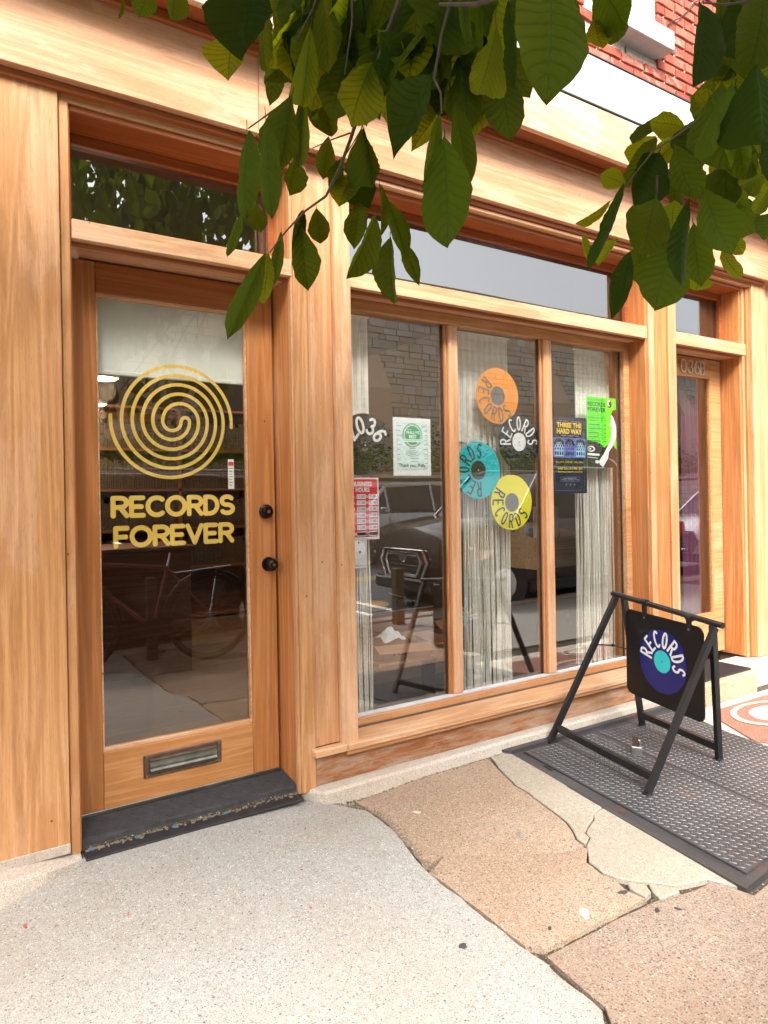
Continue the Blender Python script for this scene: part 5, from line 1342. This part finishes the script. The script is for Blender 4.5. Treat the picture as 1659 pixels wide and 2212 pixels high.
A2 = [(260,-110,212,243,262,0),(120,40,150,268,92,0),(400,30,430,282,168,2),(480,0,470,187,112,1),(545,10,580,384,112,2),(725,-90,706,434,318,0),(920,-80,1055,122,230,0),(905,85,940,218,88,1),(990,80,1010,177,100,0),(170,190,148,364,135,0),(60,165,60,372,72,0),(205,320,37,664,112,2),(240,480,120,645,80,1),(272,235,325,505,118,0),(370,275,372,535,110,0),(470,280,442,474,62,0),(488,285,555,613,150,0),(242,480,178,893,66,0),(305,435,366,783,118,0),(262,600,286,1072,250,0),(20,868,100,1112,95,0),(25,1030,35,1318,145,0),(85,1045,150,1228,66,0),
 (1380,8,1355,358,192,2),(1500,8,1535,272,140,2),(1650,-30,1600,302,270,0),(1445,195,1385,352,140,0),(1535,265,1420,404,108,1),(1610,275,1645,612,230,2),(1425,478,1345,402,84,1),(1298,545,1143,522,88,1),(1400,505,1255,684,142,0),(1452,470,1472,684,108,0),(1185,590,1042,804,112,0),(1190,655,1095,898,188,2),(1508,465,1565,775,150,0),(1045,795,938,755,88,1),(980,868,833,972,66,1),(1042,805,905,1184,104,2),(1005,1035,928,1152,92,1),(855,1005,880,1124,46,1),(1255,630,1335,884,104,0),(1172,845,1120,1088,190,0),(1472,685,1482,917,138,0),(1378,822,1488,1114,136,0),(1315,865,1272,1234,120,2),(1252,865,1242,984,92,1),(1335,965,1362,1238,118,0),(1250,1030,1160,1347,210,0),(1095,1050,1115,1232,74,0),(1062,1085,985,1372,92,2),(1455,1080,1533,1207,108,1),(1372,1190,1348,1258,118,1),(1430,930,1538,977,72,1),(1490,1000,1550,1102,64,1),(1655,735,1535,815,84,1),(1670,800,1598,928,62,1),(1675,915,1640,1032,92,0),(1560,590,1575,775,90,0),(1590,700,1560,775,70,1)]
k = 0
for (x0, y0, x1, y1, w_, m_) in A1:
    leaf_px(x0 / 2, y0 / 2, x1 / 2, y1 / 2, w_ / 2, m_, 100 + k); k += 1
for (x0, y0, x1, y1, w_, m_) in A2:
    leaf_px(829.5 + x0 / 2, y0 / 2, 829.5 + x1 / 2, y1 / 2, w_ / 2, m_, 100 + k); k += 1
# denser part of the spray, behind those
q = random.Random(21)
for i in range(196):
    zone = q.random()
    if zone < .55: u0, v0 = q.uniform(610, 1085), q.uniform(-70, 95)
    elif zone < .76: u0, v0 = q.uniform(640, 1050), q.uniform(40, 150)
    elif zone < .82: u0, v0 = q.uniform(1085, 1230), q.uniform(-60, -15)
    else: u0, v0 = q.uniform(1530, 1720), q.uniform(-60, 290)
    Lp = q.uniform(105, 175); a = q.gauss(0, .35)
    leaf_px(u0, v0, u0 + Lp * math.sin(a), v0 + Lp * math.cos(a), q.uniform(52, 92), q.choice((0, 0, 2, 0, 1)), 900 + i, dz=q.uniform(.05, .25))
for i in range(26):
    u0, v0 = q.uniform(1400, 1640), q.uniform(250, 520)
    a = q.gauss(0, .5); Lp = q.uniform(80, 120)
    if v0 + Lp > 600: continue
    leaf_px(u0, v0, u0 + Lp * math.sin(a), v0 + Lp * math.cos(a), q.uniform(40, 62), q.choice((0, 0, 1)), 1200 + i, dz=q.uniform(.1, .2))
# twigs
def twig(name, pts, r0, r1):
    P = [at_depth(u, v, d) for u, v, d in pts]; n = len(P)
    return obj(name, G().tube(P, [r0 + (r1 - r0) * i / (n - 1) for i in range(n)], 7), TWIG, TREE, True)
c1 = lambda x, y, d: (x / 2, y / 2, d)
c2 = lambda x, y, d: (829.5 + x / 2, y / 2, d)
twig('twig', [c2(90, -160, 1.25), c2(60, 20, 1.25), c2(0, 180, 1.27), c1(1615, 330, 1.3), c1(1560, 460, 1.3), c1(1515, 600, 1.3), c1(1470, 720, 1.32), c1(1408, 848, 1.34), c1(1318, 912, 1.36), c1(1235, 1000, 1.38), c1(1165, 1092, 1.4)], .0055, .0014)
twig('twig', [c1(1560, 458, 1.3), c1(1400, 380, 1.3), c1(1280, 405, 1.3), c1(1150, 500, 1.3), c1(1072, 556, 1.3)], .0026, .0013)
twig('twig', [c1(1512, 575, 1.3), c1(1430, 605, 1.34), c1(1350, 640, 1.36)], .0018, .001)
twig('twig', [c1(1590, 480, 1.3), c1(1560, 560, 1.3), c1(1500, 660, 1.3)], .0016, .001)
twig('twig', [c2(330, -160, 1.2), c2(250, 150, 1.2), c2(215, 340, 1.2), c2(245, 400, 1.2), c2(250, 490, 1.2)], .0035, .0016)
twig('twig', [c2(760, -200, 1.0), c2(560, -40, 1.05), c2(400, 20, 1.1), c2(240, 20, 1.15)], .006, .003)
twig('twig', [c2(1800, 330, 1.25), c2(1640, 370, 1.25), c2(1480, 440, 1.27), c2(1380, 500, 1.28), c2(1260, 590, 1.3), c2(1165, 650, 1.3), c2(1045, 800, 1.32)], .0035, .0012)
twig('twig', [c2(1800, 580, 1.4), c2(1650, 635, 1.4), c2(1500, 700, 1.42), c2(1372, 770, 1.44), c2(1358, 860, 1.45)], .0024, .001)
twig('twig', [c2(1420, 520, 1.28), c2(1380, 700, 1.32), c2(1340, 880, 1.34)], .002, .001)
twig('twig', [c2(1700, -60, 1.1), c2(1560, 10, 1.15), c2(1470, 20, 1.18), c2(1380, 12, 1.2)], .003, .0016)
for k, (xa, ya, xb, yb) in enumerate(((700, -60, 640, 90), (760, -60, 745, 160), (900, -70, 880, 120), (980, -60, 1010, 110), (1120, -60, 1080, 60), (1560, -40, 1600, 150), (1480, 330, 1520, 430), (1420, 380, 1400, 470), (1640, 120, 1600, 280))):
    d_ = 1.2 + .03 * k; twig('twig', [(xa, ya, d_), ((xa + xb) / 2 + 8, (ya + yb) / 2, d_ + .02), (xb, yb, d_ + .04)], .0028, .0012)
# trunk and limbs, beside the camera and over it
trk = G().tube([TB, TB + Vector((.03, .02, .8)), TB + Vector((-.02, .05, 1.8)), TB + Vector((.1, .1, 2.9)), TB + Vector((.3, .15, 4.2))], [.15, .12, .105, .09, .07], 14)
obj('trunk', trk, BARK, TREE, True)
def limb(pts, r0, r1):
    n = len(pts); return obj('branch', G().tube(pts, [r0 + (r1 - r0) * i / (n - 1) for i in range(n)], 9), BARK, TREE, True)
tw = [at_depth(*c2(90, -160, 1.25)), at_depth(*c2(330, -160, 1.2)), at_depth(*c2(760, -200, 1.0)), at_depth(*c2(1800, 330, 1.25)), at_depth(*c2(1800, 580, 1.4)), at_depth(*c2(1700, -60, 1.1))]
cr = Vector((.3, -2.6, 3.15))
limb([TB + Vector((.1, .1, 2.9)), Vector((-1.2, -2.95, 3.2)), cr, Vector((1.1, -2.2, 3.1)), Vector((1.9, -2.0, 2.9))], .05, .012)
limb([TB + Vector((0, .05, 2.3)), Vector((-1.4, -2.4, 2.9)), Vector((-.6, -1.5, 3.4)), Vector((.2, -1.1, 3.6))], .04, .012)
limb([TB + Vector((.2, .1, 3.6)), Vector((-1.2, -3.6, 4.1)), Vector((0.4, -3.7, 4.4)), Vector((2.4, -3.4, 4.3))], .045, .012)
for i, t_ in enumerate(tw):
    s_ = (cr, cr, Vector((1.1, -2.2, 3.1)), Vector((1.9, -2.0, 2.9)), Vector((1.9, -2.0, 2.9)), Vector((1.9, -2.0, 2.9)))[i]
    limb([s_, s_.lerp(t_, .5) + Vector((0, 0, .12)), t_], .010, .005)
# crown above and around the frame: one mass of leaves
cg = G(); q = random.Random(5)
def mass(n, cx, cy, cz, rx, ry, rz):
    for i in range(n):
        while True:
            a = Vector((q.uniform(-1, 1), q.uniform(-1, 1), q.uniform(-1, 1)))
            if a.length < 1: break
        p = Vector((cx + a.x * rx, cy + a.y * ry, cz + a.z * rz))
        u, v, f_ = project(p)
        if f_ > .1 and -40 < u < 1700 and v > -90: continue
        if p.y > -.35: continue
        d = Vector((q.gauss(0, .5), q.gauss(0, .5), -1)).normalized(); x = d.cross(Vector((q.gauss(0, 1), q.gauss(0, 1), q.gauss(0, .3)))).normalized(); L = q.uniform(.11, .17); W = L * .30
        nn = d.cross(x) * L * .08
        cg.add([p, p + d * L * .35 + x * W + nn, p + d * L * .75 + x * W * .8 + nn, p + d * L, p + d * L * .75 - x * W * .8 + nn, p + d * L * .35 - x * W + nn], [(0, 1, 2, 3), (0, 3, 4, 5)])
mass(1500, .1, -2.1, 3.1, 1.5, 1.5, .75)
mass(700, -1.5, -3.1, 3.7, 1.4, 1.1, .9)
mass(900, 1.9, -2.3, 3.5, 1.0, 1.0, .6)
mass(1200, .6, -3.6, 4.3, 2.2, 1.2, .8)
for v in (): pass
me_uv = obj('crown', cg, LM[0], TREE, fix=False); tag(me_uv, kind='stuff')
l = me_uv.data.uv_layers.new(name='UVMap')
uvs = [(.5, 0), (1, .35), (.9, .75), (.5, 1)], [(.5, 0), (.5, 1), (.1, .75), (0, .35)]
for i, p in enumerate(me_uv.data.polygons):
    for li, uvp in zip(p.loop_indices, uvs[i % 2]): l.data[li].uv = uvp
print('leaves', nl, 'bricks', nb)

# ================================================================== ACROSS THE STREET (seen in the panes)
# church wall of coursed stone
def stone_mat():
    b = NB('church_stone'); geo = b.n('ShaderNodeNewGeometry'); v = b.coords(rand=False); n = b.noise(v, 3, 6, .7)
    c = b.ramp(geo.outputs['Random Per Island'], [(0, (.56, .50, .40)), (.3, (.70, .66, .58)), (.55, (.68, .50, .33)), (.75, (.55, .53, .48)), (1, (.76, .72, .64))])
    c = b.mix(b.math('MULTIPLY', n, .5), c, (.40, .36, .30)); b.pbr(c, .9, 0, b.bump(n, .6, .02), .2); return b.m
CHS = stone_mat()
CH = thing('church', 'grey and tan stone church wall across the street, mirrored in the shop window', 'church', (10, -19, 0))
obj('wall_backing', G().box(-30, 60, -20.5, -19.06, -.3, 9.3), plain('wall_mortar', (.30, .27, .23), .95), CH)
g = G(); q = random.Random(8); z = 1.0
while z < 9.25:
    h = q.uniform(.15, .36); x = -22
    while x < 52:
        L = q.uniform(.22, .95)
        d = q.uniform(0, .05)
        g.box(x + .015, x + L - .015, -19.055, -18.97 + d, z + .012, min(z + h - .012, 9.28)); x += L
    z += h
tag(obj('stone', g, CHS, CH), kind='stuff')
for bx_ in (-6, 3.5, 13, 22.5, 32): obj('buttress', G().prism([(-18.9, 0), (-18.0, 0), (-18.1, 5.2), (-18.9, 6.6)], lambda a, b, k: (k, a, b), bx_, bx_ + 1.1), CHS, CH)
for bx_ in (-1.2, 8.2, 17.7, 27.3):
    obj('lancet_window', G().prism([(bx_ - .7, 2.6), (bx_ + .7, 2.6), (bx_ + .7, 5.4), (bx_ + .5, 6.1), (bx_, 6.7), (bx_ - .5, 6.1), (bx_ - .7, 5.4)], lambda a, b, k: (a, k, b), -18.95, -18.90), plain('dark_leaded_glass', (.05, .05, .055), .3), CH)
obj('cornice_course', G().box(-30, 60, -19.05, -18.75, 9.3, 9.55), CHS, CH)
# retaining wall with brown stones, planting bank
RW = thing('retaining_wall', 'low brown stone retaining wall at the foot of the church bank', 'wall', (10, -14.2, 0))
g = G(); z = -.05
while z < 1.62:
    h = q.uniform(.14, .24); x = -22
    while x < 50:
        L = q.uniform(.2, .5); g.box(x + .01, x + L - .01, -14.3, -14.0 + q.uniform(0, .03), z + .008, z + h - .008); x += L
    z += h
tag(obj('stone', g, CHS, RW), kind='stuff'); obj('wall_core', G().box(-22, 50, -14.6, -14.05, -.1, 1.6), plain('rw_mortar', (.26, .17, .10), .95), RW); obj('coping', G().box(-22, 50, -14.62, -13.96, 1.80, 1.90, .01), CHS, RW)
tag(obj('bank', G().add([(-40, -14.3, 1.5), (60, -14.3, 1.5), (60, -19, 2.1), (-40, -19, 2.1)], [(0, 1, 2, 3)]), plain('bank_soil', (.10, .09, .04), .95), None, fix=False), kind='structure')
def shrubs(label, x0, x1, n, y0, y1, zb, hmax, mat, seed):
    g = G(); r = random.Random(seed)
    for i in range(n):
        cx = r.uniform(x0, x1); yy = r.uniform(y0, y1); h = hmax * (.4 + .6 * abs(math.sin(cx * 1.3 + seed)) * r.random())
        a = r.uniform(0, 6); s = r.uniform(.03, .09)
        p = Vector((cx, yy, zb + h)); d = Vector((math.cos(a), math.sin(a), r.uniform(-.6, .9))).normalized() * s; e = d.orthogonal().normalized() * s * .5
        g.add([p - d, p + e, p + d, p - e], [(0, 1, 2, 3)])
    o = obj('planting', g, mat, None, fix=False); tag(o, label, 'planting', kind='stuff'); return o
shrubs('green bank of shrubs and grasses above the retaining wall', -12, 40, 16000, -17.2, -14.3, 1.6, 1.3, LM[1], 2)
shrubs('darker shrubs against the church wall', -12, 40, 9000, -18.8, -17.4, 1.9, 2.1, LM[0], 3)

# parked cars
CARW = glass_mat('car_glass', (.25, .28, .27), .5, .06)
TYRE = plain('tyre', (.02, .02, .02), .8); CHR = plain('chrome', (.75, .75, .76), .12, 1.); HL = plain('headlamp', (.75, .77, .8), .1, .4, coat=1.); TLm = plain('tail_lamp', (.55, .02, .02), .2, coat=1.); PLS = plain('black_plastic', (.02, .02, .022), .6)
def car(label, x_front, yc, direction, paint, L=4.6, Wd=1.82, H=1.68, suv=True, zg=-.17, group='cars parked along the street'):
    """direction +1: nose towards +x; x_front is the nose"""
    t = thing('parked_car', label, 'car', (x_front - direction * L / 2, yc, zg), group)
    X = lambda s: x_front - direction * s * L       # s: 0 nose .. 1 tail
    hw = Wd / 2
    st = [(0, .80, .34, .86), (.015, .90, .28, .98), (.06, .95, .24, 1.03), (.20, 1., .22, 1.10), (.30, 1., .22, 1.13), (.5, 1., .22, 1.12), (.8, 1., .24, 1.12), (.94, .98, .28, 1.10), (.985, .94, .34, 1.06), (1., .86, .42, .98)]
    g = G(); n = 12; hh = H / 1.68
    for s, wf, zb, zt in st:
        zb, zt = zb, zt * hh
        prof = [(0, zb), (.86, zb), (.97, zb + .10), (1., zb + .30), (1., zb + (zt - zb) * .62), (.965, zt - .07), (.86, zt - .005), (0, zt + .025)]
        ring_ = [(a, b_) for a, b_ in prof] + [(-a, b_) for a, b_ in reversed(prof[1:-1])]
        for a, b_ in ring_: g.v.append((X(s), yc + a * hw * wf, zg + b_))
    m = 14
    for i in range(len(st) - 1):
        for k in range(m): g.f.append((i * m + k, i * m + (k + 1) % m, (i + 1) * m + (k + 1) % m, (i + 1) * m + k))
    g.f.append(tuple(range(m))); g.f.append(tuple((len(st) - 1) * m + k for k in reversed(range(m))))
    body = obj('body', g, paint, t, True)
    gb = 1.10 * hh; r0 = (.24, .36, .90, .975) if suv else (.28, .42, .78, .93)
    gh = G(); gr = G()
    sec = [(r0[0], gb, .90), (r0[1], H - .05, .74), ((r0[1] + r0[2]) / 2, H - .02, .75), (r0[2], H - .08, .72), (r0[3], gb, .86)]
    base = [(r0[0], gb, .90), (r0[1], gb, .93), ((r0[1] + r0[2]) / 2, gb, .94), (r0[2], gb, .92), (r0[3], gb, .86)]
    for (s, z_, wf), (s2, z2, wf2) in zip(sec, base):
        gh.v += [(X(s), yc - hw * wf, zg + z_), (X(s), yc + hw * wf, zg + z_), (X(s2), yc - hw * wf2, zg + z2 - .02), (X(s2), yc + hw * wf2, zg + z2 - .02)]
    for i in range(4): a, b_ = i * 4, (i + 1) * 4; gh.f += [(a, a + 1, b_ + 1, b_), (a, b_, b_ + 2, a + 2), (a + 1, a + 3, b_ + 3, b_ + 1)]
    obj('windows', gh, CARW, t)
    for i in (1, 2): 
        a, b_ = gh.v[i * 4], gh.v[(i + 1) * 4]; a2, b2 = gh.v[i * 4 + 1], gh.v[(i + 1) * 4 + 1]
        gr.add([(a[0], a[1] - .01, a[2] + .012), (b_[0], b_[1] - .01, b_[2] + .012), (b2[0], b2[1] + .01, b2[2] + .012), (a2[0], a2[1] + .01, a2[2] + .012)], [(0, 1, 2, 3)])
    obj('roof', gr, paint, t)
    pil = G()
    for sgn, off in ((-1, 0), (1, 1)):
        for i in (0, 1, 2, 3, 4):
            top = Vector(gh.v[i * 4 + off]); bot = Vector(gh.v[i * 4 + 2 + off])
            if i in (0, 4): top = Vector(gh.v[(1 if i == 0 else 3) * 4 + off])
            pil.bar(top + Vector((0, sgn * .008, 0)), bot + Vector((0, sgn * .008, 0)), .06, .03, up=(0, 1, 0))
    obj('pillar', pil, paint, t)
    if suv:
        for sgn in (-1, 1): obj('roof_rail', G().tube([(X(.38), yc + sgn * hw * .68, zg + H), (X(.42), yc + sgn * hw * .70, zg + H + .045), (X(.86), yc + sgn * hw * .68, zg + H + .03), (X(.9), yc + sgn * hw * .66, zg + H - .06)], .014, 8), CHR, t, True)
    for s in (.175, .80):
        for sgn in (-1, 1):
            w_ = obj('wheel', G().lathe([(.0, .115), (.27, .11), (.33, .08), (.335, 0), (.335, -.10), (.0, -.1)], (X(s), yc + sgn * (hw - .11), zg + .335), (0, sgn, 0), 28), TYRE, t, True)
            obj('rim', G().lathe([(.0, .125), (.05, .13), (.06, .118), (.20, .122), (.21, .114)], (X(s), yc + sgn * (hw - .11), zg + .335), (0, sgn, 0), 10), CHR, w_)
            obj('wheel_arch', G().lathe([(.385, .004), (.40, 0), (.40, -.03)], (X(s), yc + sgn * (hw - .0), zg + .36), (0, sgn, 0), 28), PLS, t)
    nx = x_front + direction * .012
    hexa = lambda k_, yy=0: [(yc - .40 * k_, .60 + .15 * k_), (yc + .40 * k_, .60 + .15 * k_), (yc + .48 * k_, .60 + .02), (yc + .36 * k_, .60 - .19 * k_), (yc - .36 * k_, .60 - .19 * k_), (yc - .48 * k_, .60 + .02)]
    gp = obj('grille', G().prism(hexa(1.), lambda a, b, k: (nx + direction * k, a, zg + b), -.03, .03), PLS, t)
    for k_ in (1.05, .80):
        P_ = [Vector((nx + direction * .035, a, zg + b)) for a, b in hexa(k_)]; obj('grille_frame', G().tube(P_ + [P_[0], P_[1]], .020, 6), CHR, gp, True)
    for k_ in range(5): obj('grille_slat', G().box(min(nx, nx + direction * .04), max(nx, nx + direction * .04), yc - .33, yc + .33, zg + .46 + k_ * .055, zg + .468 + k_ * .055), PLS if k_ % 2 else CHR, gp)
    obj('badge', G().lathe([(.075, .012), (.085, 0)], (nx + direction * .035, yc, zg + .69), (direction, 0, 0), 24), CHR, gp); obj('badge_bar', G().box(min(nx, nx + direction * .04), max(nx, nx + direction * .04), yc - .3, yc + .3, zg + .675, zg + .71), CHR, gp)
    for sgn in (-1, 1):
        obj('headlight', G().prism([(0, .70), (.02, .60), (.16, .66), (.20, .76), (.06, .78)], lambda a, b, k: (X(a / 1.4 + .002) , yc + sgn * (hw * (.84 + a * .8) - .02 + k), zg + b), -.10, .035), HL, t)
        obj('headlight_strip', G().bar((X(.006), yc + sgn * hw * .52, zg + .745), (X(.075), yc + sgn * (hw * .97), zg + .80), .02, .03), CHR, t)
        obj('tail_light', G().box(min(X(.93), X(1.0)), max(X(.93), X(1.)), yc + sgn * hw * .97 - .12, yc + sgn * hw * .97 + .02, zg + .78, zg + .98, .02), TLm, t)
        obj('door_seam', G().box(min(X(.36), X(.362)), max(X(.36), X(.362)), yc + sgn * (hw + .001) - .003, yc + sgn * (hw + .001) + .003, zg + .35, zg + 1.0), PLS, t)
        obj('mirror', G().box(min(X(.30), X(.33)), max(X(.30), X(.33)), yc + sgn * (hw + .10) - .09, yc + sgn * (hw + .10) + .09, zg + 1.06, zg + 1.20, .03), paint, t)
    obj('lower_bumper', G().box(min(X(-.004), X(.06)), max(X(-.004), X(.06)), yc - hw * .80, yc + hw * .80, zg + .24, zg + .40, .03), PLS, t)
    obj('sill_cladding', G().box(min(X(.27), X(.71)), max(X(.27), X(.71)), yc - hw - .012, yc + hw + .012, zg + .20, zg + .34, .02), PLS, t)
    return t
PA = plain('paint_brown_grey', (.065, .055, .052), .22, .4, coat=1., var=.05); PBk = plain('paint_black', (.02, .02, .024), .2, .3, coat=1., var=.05); PS = plain('paint_silver', (.36, .36, .37), .25, .7, coat=1., var=.04); PU = plain('paint_purple', (.09, .075, .26), .25, .4, coat=1., var=.05); PW = plain('paint_white', (.6, .6, .6), .25, 0, coat=1., var=.03)
car('dark brown-grey car with a wide chrome grille, parked at the near kerb', 4.97, -4.18, -1, PA, H=1.74)
car('black parked car in front of the brown-grey one at the near kerb', -1.10, -4.22, -1, PBk, L=4.7)
car('grey car with roof rails parked across the street', 6.6, -10.4, -1, PS)
car('purple car parked across the street', 13.2, -10.5, -1, PU, H=1.5, suv=False)
car('white car parked at the near kerb beyond the brown-grey one', 10.6, -4.2, -1, PW, H=1.5, suv=False)
car('silver car parked across the street behind the bicycle', .9, -10.4, -1, PS, H=1.5, suv=False)
# wooden post at the kerb
po = thing('wooden_post', 'weathered brown wooden post at the kerb', 'post', (4.0, -2.93, -.06)); obj('post_shaft', G().box(3.95, 4.05, -2.98, -2.88, -.06, .52, .008), BARK, po); obj('post_wire', G().tube([(3.98, -2.93, .52), (4.0, -2.93, .60), (4.03, -2.93, .52)], .004, 6), BLK, po)
po = thing('wooden_post', 'short brown wooden post behind the bicycle', 'post', (1.50, -2.78, -.06)); obj('post_shaft', G().box(1.46, 1.54, -2.82, -2.74, -.06, .62, .008), BARK, po)
# bicycle
bx_, by_ = .84, -2.52; zg = -.040; Rw = .34
bi = thing('bicycle', 'dark red bicycle with mudguards leaning at the kerb behind the camera', 'bicycle', (bx_ + .5, by_, zg)); DKM = plain('dull_metal', (.06, .06, .06), .4, .8); FRM = plain('frame_dark_red', (.16, .015, .012), .3, coat=.8)
W1, W2 = Vector((bx_, by_, zg + Rw)), Vector((bx_ + 1.06, by_, zg + Rw))
for c in (W1, W2):
    w_ = obj('wheel', G().tube([c + Vector((Rw * math.cos(R(a)), 0, Rw * math.sin(R(a)))) for a in range(0, 372, 12)], .019, 8, cap=False), TYRE, bi, True)
    obj('rim', G().tube([c + Vector(((Rw - .03) * math.cos(R(a)), 0, (Rw - .03) * math.sin(R(a)))) for a in range(0, 372, 12)], .008, 6, cap=False), DKM, w_, True)
    sp = G()
    for k in range(28):
        a = R(k * 360 / 28); sp.tube([c + Vector((.02 * math.cos(a + 1), .02 if k % 2 else -.02, .02 * math.sin(a + 1))), c + Vector(((Rw - .03) * math.cos(a), 0, (Rw - .03) * math.sin(a)))], .0016, 4, cap=False)
    tag(obj('spokes', sp, CHR, w_), kind='stuff')
    obj('hub', G().lathe([(.022, .04), (.022, -.04)], c, (0, 1, 0), 12), CHR, w_)
    obj('mudguard', G().tube([c + Vector(((Rw + .035) * math.cos(R(a)), 0, (Rw + .035) * math.sin(R(a)))) for a in range(5, 176, 12)], .014, 6), DKM, bi, True)
BB = Vector((bx_ + .60, by_, zg + .29)); ST = Vector((bx_ + .72, by_, zg + .76)); HD = Vector((bx_ + .22, by_, zg + .82)); HB_ = Vector((bx_ + .17, by_, zg + .66))
for a, b_, r_ in ((BB, ST, .015), (ST, HD, .015), (BB, HB_, .019), (HD, HB_, .019), (BB, W2, .010), (ST, W2, .009), (HB_, W1, .013), (HD, HD + Vector((.03, 0, .14)), .013)): obj('frame_tube', G().tube([a, b_], r_, 10), FRM, bi, True)
obj('seat_post', G().tube([ST, ST + Vector((.03, 0, .12))], .012, 8), CHR, bi); obj('saddle', G().tube([ST + Vector((-.14, 0, .135)), ST + Vector((0, 0, .15)), ST + Vector((.10, 0, .155)), ST + Vector((.17, 0, .15))], [.018, .03, .06, .04], 10), BLK, bi, True)
hbz = HD + Vector((.03, 0, .14)); obj('handlebar', G().tube([hbz + Vector((.06, -.28, .02)), hbz + Vector((0, -.12, .03)), hbz, hbz + Vector((0, .12, .03)), hbz + Vector((.06, .28, .02))], .011, 8), CHR, bi, True)
obj('crank', G().lathe([(.09, .006), (.09, -.006)], BB + Vector((0, .03, 0)), (0, 1, 0), 20), BLK, bi); obj('pedal', G().box(BB.x - .05, BB.x + .05, by_ + .08, by_ + .16, zg + .12, zg + .14), BLK, bi)
obj('rear_rack', G().tube([ST + Vector((.05, 0, -.05)), Vector((bx_ + 1.25, by_, zg + .74))], .007, 6).tube([Vector((bx_ + 1.15, by_ - .05, zg + .74)), W2], .006, 6), CHR, bi)
